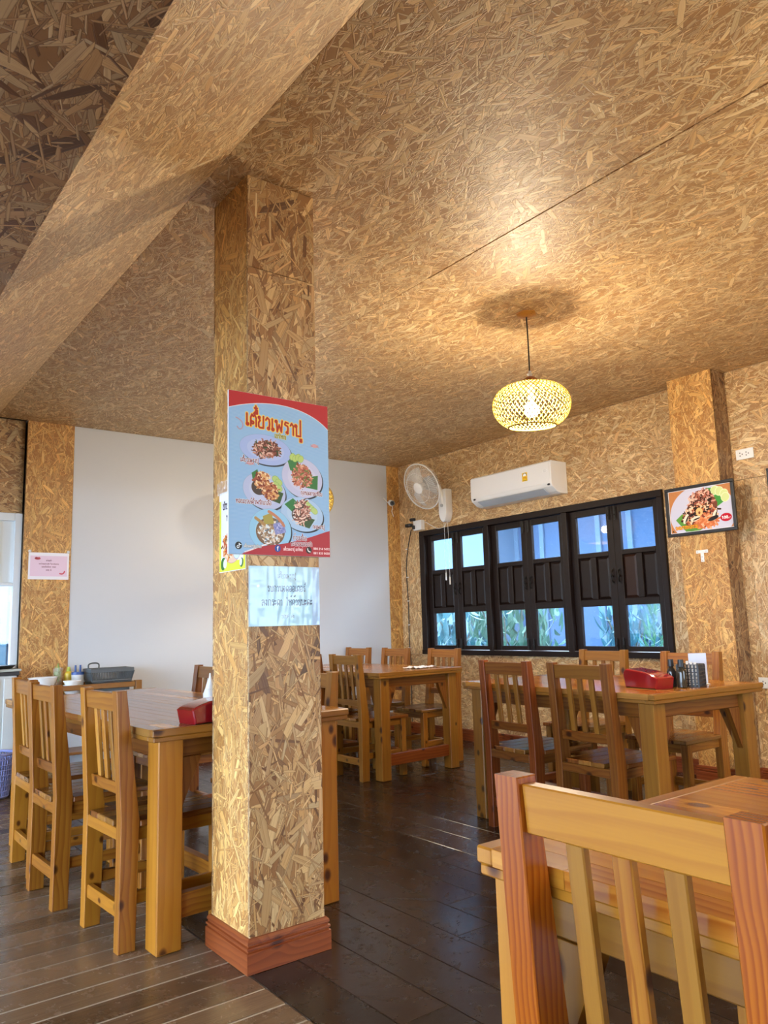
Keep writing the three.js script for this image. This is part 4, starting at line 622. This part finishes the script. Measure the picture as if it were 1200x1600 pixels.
{ // wall fan
  const F = new THREE.Vector3(4.78, 2.438, -5.64), dir = new THREE.Vector3(-0.93, -0.42, 0.02).normalize();
  const t = thing('wall_fan', 'white oscillating wall fan with round wire guard near the corner', 'fan');
  const head = part('fan_head', t); head.position.copy(F); head.quaternion.setFromUnitVectors(new THREE.Vector3(0, 0, 1), dir);
  const Rg = 0.232, wires = (sign, depth) => { const l = []; for (let k = 0; k < 72; k++) { const a = (k / 72) * 6.2832, p = (r, z) => [Math.cos(a) * r, Math.sin(a) * r, z]; l.push(tube([p(0.055, sign * depth), p(0.13, sign * (depth * 0.98)), p(0.205, sign * depth * 0.72), p(Rg, 0)], 0.0011, 8, 4)); } for (const [r, z] of [[0.15, depth * 0.96]]) l.push(new THREE.TorusGeometry(r, 0.0022, 6, 60).translate(0, 0, sign * z)); return merge(l); };
  mesh('guard_front', wires(1, 0.055), M.whitePlastic, head); mesh('guard_back', wires(-1, 0.085), M.whitePlastic, head);
  mesh('guard_rim', new THREE.TorusGeometry(Rg, 0.0055, 8, 72), M.whitePlastic, head);
  mesh('badge', new THREE.LatheGeometry([[0.001, 0.010], [0.04, 0.008], [0.056, 0.001], [0.056, -0.004]].map((p) => new THREE.Vector2(...p)), 32).rotateX(Math.PI / 2).translate(0, 0, 0.056), M.whitePlastic, head);
  const bl = new THREE.MeshPhysicalMaterial({ color: new THREE.Color().setRGB(0.75, 0.74, 0.70), roughness: 0.25, transmission: 0.55, thickness: 0, side: THREE.DoubleSide });
  for (let k = 0; k < 3; k++) { const g = new THREE.PlaneGeometry(0.15, 0.15, 10, 10), p = g.attributes.position; for (let i = 0; i < p.count; i++) { const u = p.getX(i) / 0.15 + 0.5, v = p.getY(i) / 0.15, r = 0.035 + u * 0.155, a = v * (0.75 + 0.5 * u) + u * 0.35; p.setXYZ(i, Math.cos(a) * r, Math.sin(a) * r, v * 0.05); } g.computeVertexNormals(); g.rotateZ(k * 2.0944); mesh('blade', g, bl, head); }
  mesh('hub', cyl(0.038, 0.038, 0.05, [0, 0, 0], 24, [Math.PI / 2, 0, 0]), M.whitePlastic, head);
  mesh('motor_housing', new THREE.LatheGeometry([[0.001, -0.20], [0.045, -0.195], [0.062, -0.16], [0.066, -0.09], [0.058, -0.075], [0.001, -0.075]].map((p) => new THREE.Vector2(...p)), 28).rotateX(Math.PI / 2).scale(1, 1, 1), M.greyPlastic, head);
  mesh('arm', tube([[4.93, 2.50, -5.645], [5.0, 2.46, -5.645], [5.04, 2.36, -5.645], [5.06, 2.28, -5.645]], 0.022, 16, 12), M.whitePlastic, t);
  const sh = new THREE.Shape(); sh.moveTo(-0.052, 0.16); sh.lineTo(0.052, 0.16); sh.lineTo(0.056, -0.08); sh.quadraticCurveTo(0.04, -0.16, 0, -0.17); sh.quadraticCurveTo(-0.04, -0.16, -0.056, -0.08); sh.closePath();
  mesh('control_box', new THREE.ExtrudeGeometry(sh, { depth: 0.075, bevelEnabled: true, bevelSize: 0.006, bevelThickness: 0.008, bevelSegments: 3, curveSegments: 10, bevelOffset: -0.006 }).rotateY(-Math.PI / 2).translate(XW - 0.009, 2.275, -5.645), M.whitePlastic, t);
  mesh('dial', cyl(0.016, 0.016, 0.012, [XW - 0.098, 2.27, -5.645], 20, [0, 0, Math.PI / 2]), M.greyPlastic, t);
  for (const [z, y] of [[-5.672, 1.60], [-5.618, 1.555]]) { const c = part('pull_cord', t); mesh('string', tube([[XW - 0.05, 2.12, z], [XW - 0.048, 1.9, z], [XW - 0.05, y, z]], 0.0018, 10, 5), M.whitePlastic, c); mesh('pull_knob', cyl(0.006, 0.008, 0.075, [XW - 0.05, y - 0.035, z], 10), M.whitePlastic, c); }
}
{ // surveillance camera on the corner strip
  const t = thing('security_camera', 'small white security camera at the corner by the white wall', 'camera', [4.985, 2.40, ZB + 0.004], 0);
  mesh('mount', merge([cyl(0.030, 0.034, 0.012, [0.03, 0.01, 0.006], 20, [Math.PI / 2, 0, 0]), tube([[0.03, 0.01, 0.01], [0.02, 0.0, 0.03], [0.0, -0.005, 0.05]], 0.010, 8, 8)]), M.whitePlastic, t);
  const b = part('camera_body', t); b.position.set(-0.01, -0.008, 0.07); b.rotation.set(0.15, -0.5, 0);
  mesh('shell', new THREE.CapsuleGeometry(0.032, 0.045, 8, 20).rotateX(Math.PI / 2), M.whitePlastic, b); mesh('lens', merge([cyl(0.026, 0.026, 0.012, [0, 0, 0.050], 20, [Math.PI / 2, 0, 0]), new THREE.SphereGeometry(0.013, 12, 10).translate(0, 0, 0.055)]), M.black, b);
  mesh('antenna', cyl(0.004, 0.005, 0.10, [-0.05, 0.02, 0.03], 8, [0, 0, 0.9]), M.whitePlastic, t);
  mesh('cable_tail', tube([[0.03, -0.01, 0.02], [0.04, -0.05, 0.02], [0.035, -0.08, 0.012], [0.06, -0.14, 0.008]], 0.004, 16, 6), M.whitePlastic, t);
}
{ // socket box with plugs and the black cable
  const t = thing('socket_box', 'white socket box with two black plugs above the window corner', 'socket', [XW, 2.13, -6.10]);
  mesh('box', blk([-0.05, 0], [-0.055, 0.05], [-0.06, 0.07], { c: 0.004 }), M.whitePlastic, t);
  mesh('plug', merge([blk([-0.10, -0.05], [-0.012, 0.022], [-0.14, -0.06], { c: 0.006 }), blk([-0.075, -0.05], [-0.04, 0], [-0.05, -0.03])]), M.black, t); mesh('plug', blk([-0.09, -0.05], [0.045, 0.075], [-0.075, -0.01], { c: 0.006 }), M.black, t);
  const c = thing('power_cable', 'thin black cable clipped down the wall from the socket box', 'cable');
  mesh('wire', tube([[XW - 0.02, 2.10, -6.23], [XW - 0.008, 2.02, -6.275], [XW - 0.006, 1.75, -6.345], [XW - 0.006, 1.28, -6.335], [XW - 0.006, 0.9, -6.34], [XW - 0.006, 0.74, -6.325], [XW - 0.02, 0.11, -6.32]], 0.005, 48, 6), M.black, c);
  for (const y of [1.9, 1.6, 1.35, 1.1, 0.86, 0.5]) mesh('clip', blk([XW - 0.010, XW], [y - 0.005, y + 0.005], [-6.352, -6.322], { c: 0.001 }), M.whitePlastic, c);
  const d = thing('fan_flex', 'thin white flex looping from the fan to the socket box', 'cable'); mesh('wire', tube([[XW - 0.03, 2.105, -5.66], [XW - 0.02, 2.07, -5.70], [XW - 0.02, 2.06, -5.80], [XW - 0.012, 2.11, -5.92], [XW - 0.012, 2.15, -6.00], [XW - 0.03, 2.17, -6.06]], 0.003, 32, 6), M.whitePlastic, d);
}
function socket(label, y, z) { const t = thing('wall_socket', label, 'socket', [XW, y, z]); mesh('plate', blk([-0.009, 0], [-0.036, 0.036], [-0.062, 0.062], { c: 0.002 }), M.whitePlastic, t); const holes = []; for (const k of [-0.024, 0.020]) for (const [a, b] of [[0.010, -0.008], [-0.010, -0.008], [0, 0.008]]) holes.push(blk([-0.0098, -0.008], [a - 0.004, a + 0.004], [k + b - 0.003, k + b + 0.003], { c: 0 })); mesh('pin_holes', merge(holes), M.black, t); }
socket('white double socket beside the pier, higher than the picture', 2.205, -2.595); socket('white double socket low on the wall beyond the pier', 0.655, -2.59);
{ const t = thing('wall_hook', 'white T shaped hook on the pier below the picture', 'hook', [4.95, 1.53, -2.868]); mesh('bracket', merge([blk([-0.006, 0], [0.006, 0.028], [-0.044, 0.044], { c: 0.002 }), blk([-0.006, 0], [-0.055, 0.006], [-0.012, 0.012], { c: 0.002 })]), M.whitePlastic, t); mesh('screws', merge([[0.017, -0.032], [0.017, 0.032], [-0.02, 0], [-0.045, 0]].map(([y, z]) => cyl(0.004, 0.004, 0.004, [-0.007, y, z], 10, [0, 0, Math.PI / 2]))), M.metal, t); }

// ---------------------------------------------------------------- things on the tables
const TH0 = 0.7652;
function tissueBox(label, x, z, turn) {
  const t = thing('tissue_box', label, 'tissue box', [x, TH0, z], turn);
  const sh = new THREE.Shape(); sh.moveTo(-0.10, 0); sh.lineTo(0.10, 0); sh.lineTo(0.112, 0.06); sh.quadraticCurveTo(0.11, 0.088, 0.085, 0.092); sh.lineTo(-0.03, 0.080); sh.quadraticCurveTo(-0.09, 0.07, -0.112, 0.052); sh.closePath();
  mesh('case', new THREE.ExtrudeGeometry(sh, { depth: 0.10, bevelEnabled: true, bevelSize: 0.008, bevelThickness: 0.010, bevelSegments: 3, bevelOffset: -0.008, curveSegments: 8 }).translate(0, 0, -0.05), M.lacquer, t);
  mesh('base', blk([-0.098, 0.098], [0, 0.012], [-0.058, 0.058]), M.black, t);
}
tissueBox('glossy red tissue box on the window table', 3.36, -2.29, 80 * DEG);
tissueBox('glossy red tissue box on the table behind the column', 1.275, -2.80, 8 * DEG);
{ // condiment caddy
  const t = thing('condiment_caddy', 'black lattice caddy with sauce bottles on the window table', 'caddy', [3.535, TH0, -2.165], 15 * DEG), bars = [], w = 0.055, d = 0.05, h = 0.105;
  for (let k = 0; k <= 6; k++) { const y = (k / 6) * h; for (const z of [-d, d]) bars.push(blk([-w, w], [y, y + 0.004], [z - 0.002, z + 0.002], { c: 0 })); for (const x of [-w, w]) bars.push(blk([x - 0.002, x + 0.002], [y, y + 0.004], [-d, d], { c: 0 })); }
  for (let k = 0; k <= 6; k++) { const u = -1 + k / 3; for (const z of [-d, d]) bars.push(blk([u * w - 0.0035, u * w + 0.0035], [0, h], [z - 0.002, z + 0.002], { c: 0 })); for (const x of [-w, w]) bars.push(blk([x - 0.002, x + 0.002], [0, h], [u * d - 0.0035, u * d + 0.0035], { c: 0 })); }
  bars.push(blk([-w, w], [0, 0.004], [-d, d], { c: 0 })); mesh('lattice', merge(bars), M.black, t);
  const bottle = (label, x, z, body) => { const b = thing('sauce_bottle', label, 'bottle', [x, TH0 + 0.001, z]); mesh('body', new THREE.LatheGeometry([[0.001, 0], [0.021, 0], [0.022, 0.005], [0.022, 0.075], [0.012, 0.092], [0.010, 0.10], [0.001, 0.10]].map((p) => new THREE.Vector2(...p)), 20), body, b); mesh('cap', cyl(0.013, 0.015, 0.034, [0, 0.117, 0], 16), M.black, b); };
  bottle('dark glass sauce bottle with black cap beside the black caddy', 3.435, -2.155, flat(0.035, 0.03, 0.02, 0.08)); bottle('black capped sauce bottle behind the dark glass bottle', 3.445, -2.215, flat(0.03, 0.028, 0.026, 0.1));
  for (let k = 0; k < 3; k++) { const s = thing('wrapped_utensil', ['tallest paper wrapped utensil in the black caddy', 'middle paper wrapped utensil in the black caddy', 'shortest paper wrapped utensil in the black caddy'][k], 'utensils', [3.515 + k * 0.018, TH0 + 0.006, -2.17 + k * 0.010], 0, 'utensils in the caddy'); mesh('wrapper', blk([-0.008, 0.008], [0, 0.118 - k * 0.004], [-0.003, 0.003], { c: 0.001 }), M.white, s); }
  const c = thing('menu_card', 'white menu card standing behind the black caddy', 'card', [3.66, TH0, -2.20], 0); mesh('card', boxUV(hexa(corners([-0.045, 0.045], [0, 0.155], [-0.0015, 0.0015]), 0), 1), flat(0.62, 0.68, 0.80, 0.4), c); mesh('stand_foot', blk([-0.045, 0.045], [0, 0.004], [-0.03, 0.03]), M.whitePlastic, c); c.rotation.y = -38 * DEG;
}
{ // white squeeze bottle and crumpled tissue
  const b = thing('squeeze_bottle', 'white squeeze bottle behind the red tissue box by the column', 'bottle', [1.345, TH0, -2.955]); mesh('body', new THREE.LatheGeometry([[0.001, 0], [0.026, 0], [0.028, 0.006], [0.028, 0.09], [0.020, 0.11], [0.001, 0.11]].map((p) => new THREE.Vector2(...p)), 24), M.whitePlastic, b); mesh('nozzle', new THREE.LatheGeometry([[0.020, 0.11], [0.016, 0.125], [0.006, 0.15], [0.003, 0.17], [0.001, 0.17]].map((p) => new THREE.Vector2(...p)), 20), M.whitePlastic, b);
  const g = new THREE.PlaneGeometry(0.24, 0.15, 30, 20).rotateX(-Math.PI / 2), p = g.attributes.position; for (let i = 0; i < p.count; i++) p.setY(i, 0.004 + 0.022 * Math.abs(noise.noise(p.getX(i) * 16, 4, p.getZ(i) * 16)) + 0.008 * Math.abs(noise.noise(p.getX(i) * 50, 7, p.getZ(i) * 50))); g.computeVertexNormals();
  const t = thing('paper_sheet', 'crumpled white paper lying on the corner table', 'paper', [3.93, TH0 - 0.003, -4.74], 0.2); mesh('sheet', g, flat(0.80, 0.81, 0.84, 0.8, { side: THREE.DoubleSide }), t);
}
// ---------------------------------------------------------------- rack and counter by the white wall
{
  const t = thing('wooden_rack', 'low wooden rack against the white wall holding a dark basket', 'rack', [0, 0, 0]);
  const x0 = 1.34, x1 = 2.17, z0 = -6.41, z1 = -6.02;
  for (const x of [x0, x1 - 0.05]) for (const z of [z0, z1 - 0.05]) mesh('post', blk([x, x + 0.05], [0, 0.738], [z, z + 0.05]), M.honey, t);
  for (const z of [z0 + 0.012, z1 - 0.038]) mesh('rail', blk([x0 + 0.05, x1 - 0.05], [0.690, 0.728], [z, z + 0.026]), M.honey, t); for (const x of [x0 + 0.012, x1 - 0.038]) mesh('rail', blk([x, x + 0.026], [0.690, 0.728], [z0 + 0.05, z1 - 0.05]), M.honey, t);
  for (const y of [0.63, 0.22]) mesh('shelf', blk([x0 + 0.01, x1 - 0.01], [y, y + 0.02], [z0 + 0.052, z1 - 0.052], { axis: 0 }), M.umber, t);
  const bk = thing('plastic_basket', 'dark grey plastic basket with handle on the wooden rack', 'basket', [1.968, 0.651, -6.21]), bars = [], gm = flat(0.085, 0.10, 0.11, 0.45);
  const W = [0.14, 0.168], D = [0.085, 0.11], Hh = 0.165;
  const ring = (y, th) => { const k = y / Hh, w = W[0] + (W[1] - W[0]) * k, d = D[0] + (D[1] - D[0]) * k; bars.push(blk([-w, w], [y, y + th], [d - 0.004, d]), blk([-w, w], [y, y + th], [-d, -d + 0.004]), blk([w - 0.004, w], [y, y + th], [-d, d]), blk([-w, -w + 0.004], [y, y + th], [-d, d])); };
  ring(0, 0.05); ring(0.085, 0.012); ring(0.155, 0.03); bars.push(blk([-W[0], W[0]], [0, 0.004], [-D[0], D[0]]));
  for (let i = 0; i <= 26; i++) { const u = -1 + i / 13; for (const s of [-1, 1]) bars.push(boxUV(hexa([0, 1, 2, 3, 4, 5, 6, 7].map((k) => { const q = k & 2 ? 1 : 0; return [u * W[q] + (k & 1 ? 0.003 : -0.003), q ? 0.16 : 0.04, s * (D[q] - 0.004) + (k & 4 ? 0.002 : -0.002)]; }), 0), 1)); }
  for (let i = 0; i <= 14; i++) { const u = -1 + i / 7; for (const s of [-1, 1]) bars.push(boxUV(hexa([0, 1, 2, 3, 4, 5, 6, 7].map((k) => { const q = k & 2 ? 1 : 0; return [s * (W[q] - 0.004) + (k & 1 ? 0.002 : -0.002), q ? 0.16 : 0.04, u * D[q] + (k & 4 ? 0.003 : -0.003)]; }), 0), 1)); }
  mesh('basket_wall', merge(bars), gm, bk); mesh('handle', tube([[-0.16, 0.18, 0.02], [-0.16, 0.215, 0.02], [-0.14, 0.225, 0.01], [-0.09, 0.225, -0.01], [-0.07, 0.215, -0.02], [-0.07, 0.18, -0.02]], 0.006, 24, 6), gm, bk);
  const bowlGeo = new THREE.LatheGeometry([[0.001, 0], [0.036, 0], [0.040, 0.004], [0.062, 0.040], [0.066, 0.048], [0.062, 0.048], [0.058, 0.042], [0.036, 0.010], [0.001, 0.008]].map((p) => new THREE.Vector2(...p)), 36);
  for (let k = 0; k < 3; k++) { const b = thing('white_bowl', ['lowest white bowl of the stack on the rack', 'middle white bowl of the stack on the rack', 'topmost white bowl of the stack on the rack'][k], 'bowl', [1.675, 0.651 + k * 0.030, -6.137], 0, 'bowls stacked on the rack'); mesh('bowl', bowlGeo, M.whitePlastic, b); }
  const big = thing('white_basin', 'wide white basin on the rack beside the bottles', 'basin', [1.49, 0.651, -6.24]); mesh('basin', new THREE.LatheGeometry([[0.001, 0], [0.07, 0], [0.10, 0.10], [0.125, 0.165], [0.130, 0.17], [0.122, 0.168], [0.096, 0.10], [0.066, 0.008], [0.001, 0.006]].map((p) => new THREE.Vector2(...p)), 40), M.whitePlastic, big);
  big.scale.setScalar(0.82);
  const bt = thing('yellow_bottle', 'yellow squeeze bottle standing on the rack', 'bottle', [1.697, 0.651, -6.322]); mesh('body', new THREE.LatheGeometry([[0.001, 0], [0.03, 0], [0.032, 0.006], [0.032, 0.15], [0.02, 0.17], [0.001, 0.17]].map((p) => new THREE.Vector2(...p)), 22), flat(0.72, 0.50, 0.04, 0.35), bt); mesh('cap', cyl(0.010, 0.018, 0.035, [0, 0.187, 0], 16), flat(0.45, 0.52, 0.08, 0.4), bt);
  const cd = thing('cutlery_tub', 'white tub with blue handles standing on the rack', 'tub', [1.744, 0.651, -6.243]); mesh('tub', new THREE.LatheGeometry([[0.001, 0], [0.040, 0], [0.046, 0.145], [0.042, 0.145], [0.037, 0.006], [0.001, 0.006]].map((p) => new THREE.Vector2(...p)), 28), flat(0.60, 0.60, 0.58, 0.5), cd); mesh('lid', cyl(0.046, 0.048, 0.02, [0, 0.155, 0], 24), flat(0.02, 0.07, 0.26, 0.4), cd); for (const s of [-0.018, 0.018]) mesh('spout', cyl(0.007, 0.009, 0.055, [s, 0.19, 0], 12), flat(0.02, 0.07, 0.26, 0.4), cd);
  const hb = thing('clear_cup', 'clear plastic cup with green garnish on the rack', 'cup', [1.62, 0.651, -6.328]); mesh('cup', new THREE.LatheGeometry([[0.001, 0], [0.028, 0], [0.036, 0.20], [0.034, 0.20], [0.026, 0.004], [0.001, 0.004]].map((p) => new THREE.Vector2(...p)), 24), new THREE.MeshPhysicalMaterial({ color: 0xffffff, transmission: 0.9, thickness: 0, roughness: 0.1 }), hb);
  const gl = []; const rr = rng(4); for (let k = 0; k < 18; k++) gl.push(new THREE.SphereGeometry(0.012, 6, 5).scale(1, 1.6, 0.4).rotateY(rr() * 6).translate((rr() - 0.5) * 0.04, 0.10 + rr() * 0.12, (rr() - 0.5) * 0.04)); mesh('garnish', merge(gl), flat(0.30, 0.42, 0.12, 0.6), hb);
}
{ // counter with corrugated front, tray on it, basket on the floor
  const t = thing('service_counter', 'pale counter with ribbed metal front and dark edged top', 'counter'), wm = flat(0.60, 0.62, 0.60, 0.45);
  mesh('body', blk([0.32, 1.30], [0.06, 0.82], [-6.48, -6.20]), wm, t); for (let k = 0; k < 8; k++) mesh('front_rib', blk([0.36 + k * 0.122, 0.366 + k * 0.122 + 0.09], [0.10, 0.80], [-6.20, -6.188], { c: 0.004 }), wm, t);
  mesh('plinth', blk([0.34, 1.28], [0, 0.06], [-6.46, -6.22]), M.black, t); mesh('worktop', blk([0.30, 1.325], [0.848, 0.866], [-6.485, -6.17]), flat(0.40, 0.42, 0.38, 0.4), t); mesh('worktop_edge', blk([0.31, 1.315], [0.82, 0.848], [-6.485, -6.18]), M.black, t);
  const tr = thing('serving_tray', 'black tray lying on the service counter', 'tray', [1.19, 0.867, -6.33]); mesh('tray', new THREE.LatheGeometry([[0.001, 0], [0.10, 0], [0.125, 0.022], [0.128, 0.024], [0.122, 0.024], [0.098, 0.006], [0.001, 0.005]].map((p) => new THREE.Vector2(...p)), 36), M.black, tr);
  const b = thing('storage_basket', 'lilac blue plastic basket on the floor before the counter', 'basket', [1.135, 0, -6.03]), pm = flat(0.24, 0.27, 0.55, 0.45), bars = []; const H = 0.30, r0 = 0.105, r1 = 0.135;
  for (let k = 0; k < 44; k++) { const a = (k / 44) * 6.2832; bars.push(tube([[Math.cos(a) * r0, 0.02, Math.sin(a) * r0], [Math.cos(a) * r1, H, Math.sin(a) * r1]], 0.004, 2, 4)); } for (let k = 0; k < 9; k++) { const y = 0.02 + (k / 8) * (H - 0.02), r = r0 + (r1 - r0) * (k / 8); bars.push(new THREE.TorusGeometry(r, k === 8 ? 0.010 : 0.005, 6, 44).rotateX(Math.PI / 2).translate(0, y, 0)); }
  mesh('lattice', merge(bars), pm, b); mesh('liner', new THREE.LatheGeometry([[0.001, 0.004], [r0 - 0.006, 0.006], [r0 - 0.004, 0.02], [r1 - 0.008, H - 0.02]].map((p) => new THREE.Vector2(...p)), 32), flat(0.30, 0.34, 0.60, 0.5, { side: THREE.DoubleSide }), b); mesh('handle', tube([[r1, H, -0.05], [r1 + 0.02, H + 0.02, -0.02], [r1 + 0.02, H + 0.02, 0.02], [r1, H, 0.05]], 0.008, 14, 6), pm, b);
}

// ---------------------------------------------------------------- outside the windows
{
  const wallM = flat(0.032, 0.085, 0.18, 0.8), pale = flat(0.075, 0.15, 0.24, 0.8), roofM = flat(0.40, 0.46, 0.52, 0.6);  // the blue cast of the daylight is painted into these outdoor colours
  const n = thing('neighbour_house', 'neighbour house seen through the shutters with blue daylight put into its colours', 'house');
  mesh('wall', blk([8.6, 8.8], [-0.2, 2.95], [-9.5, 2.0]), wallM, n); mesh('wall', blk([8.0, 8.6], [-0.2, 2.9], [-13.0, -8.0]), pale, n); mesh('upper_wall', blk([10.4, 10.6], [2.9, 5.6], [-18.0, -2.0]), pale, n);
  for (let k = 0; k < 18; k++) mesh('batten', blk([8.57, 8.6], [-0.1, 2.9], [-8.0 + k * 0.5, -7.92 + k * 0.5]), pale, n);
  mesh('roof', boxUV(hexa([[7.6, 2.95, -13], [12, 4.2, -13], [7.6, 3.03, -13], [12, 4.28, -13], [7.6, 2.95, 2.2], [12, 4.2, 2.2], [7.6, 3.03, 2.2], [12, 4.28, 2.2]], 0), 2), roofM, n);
  const leafMat = (r, g, b) => new THREE.MeshPhysicalMaterial({ color: new THREE.Color().setRGB(r, g, b), roughness: 0.6, transmission: 0.35, thickness: 0, side: THREE.DoubleSide });  // leaf greens carry the same cool daylight cast in their colour
  function leaf(l, w) { const g = new THREE.PlaneGeometry(w, l, 2, 4), p = g.attributes.position; for (let i = 0; i < p.count; i++) { const v = p.getY(i) / l + 0.5, k = Math.sin(Math.PI * Math.min(0.98, v * 0.92 + 0.08)); p.setX(i, p.getX(i) * k); p.setY(i, v * l); p.setZ(i, Math.abs(p.getX(i)) * 0.4 - v * v * l * 0.25); } g.computeVertexNormals(); return g; }
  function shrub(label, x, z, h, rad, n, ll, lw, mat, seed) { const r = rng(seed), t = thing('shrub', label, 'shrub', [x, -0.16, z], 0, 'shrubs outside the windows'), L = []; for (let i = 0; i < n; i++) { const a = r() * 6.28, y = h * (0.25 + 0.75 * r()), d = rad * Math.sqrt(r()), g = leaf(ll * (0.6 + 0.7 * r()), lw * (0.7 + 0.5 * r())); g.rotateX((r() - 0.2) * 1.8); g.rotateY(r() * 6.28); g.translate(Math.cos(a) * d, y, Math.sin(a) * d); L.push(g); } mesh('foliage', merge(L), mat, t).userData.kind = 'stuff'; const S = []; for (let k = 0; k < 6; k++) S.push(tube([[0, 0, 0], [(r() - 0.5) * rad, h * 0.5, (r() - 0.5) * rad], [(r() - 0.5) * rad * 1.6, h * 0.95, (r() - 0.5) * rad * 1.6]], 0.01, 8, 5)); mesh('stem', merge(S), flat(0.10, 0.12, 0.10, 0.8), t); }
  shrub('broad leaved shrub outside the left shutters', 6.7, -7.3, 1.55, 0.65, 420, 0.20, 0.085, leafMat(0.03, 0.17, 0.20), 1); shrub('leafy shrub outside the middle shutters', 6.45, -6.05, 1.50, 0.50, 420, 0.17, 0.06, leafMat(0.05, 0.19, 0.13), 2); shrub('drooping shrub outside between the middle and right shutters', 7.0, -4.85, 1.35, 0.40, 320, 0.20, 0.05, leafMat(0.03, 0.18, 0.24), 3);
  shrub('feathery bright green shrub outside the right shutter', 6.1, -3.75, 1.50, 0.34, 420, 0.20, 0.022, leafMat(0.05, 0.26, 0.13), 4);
  const shedFrame = flat(0.05, 0.11, 0.15, 0.6), s = thing('yard_shed', 'white framed shed seen through the far glazed frame with blue daylight put into its colours', 'shed'); mesh('wall', blk([-3, 4.4], [-0.2, 3.6], [-8.9, -8.7]), flat(0.014, 0.05, 0.09, 0.7), s); for (const x of [0.2, 1.0, 1.62, 2.3]) mesh('frame_post', blk([x, x + 0.08], [-0.2, 3.6], [-8.7, -8.63]), shedFrame, s); for (const y of [1.05, 1.45, 1.85]) mesh('frame_rail', blk([-3, 4.4], [y, y + 0.07], [-8.69, -8.64]), shedFrame, s);  // daylight blue is in the colours; wall raised to hide the bright sky
}
renderer.render(scene, camera);
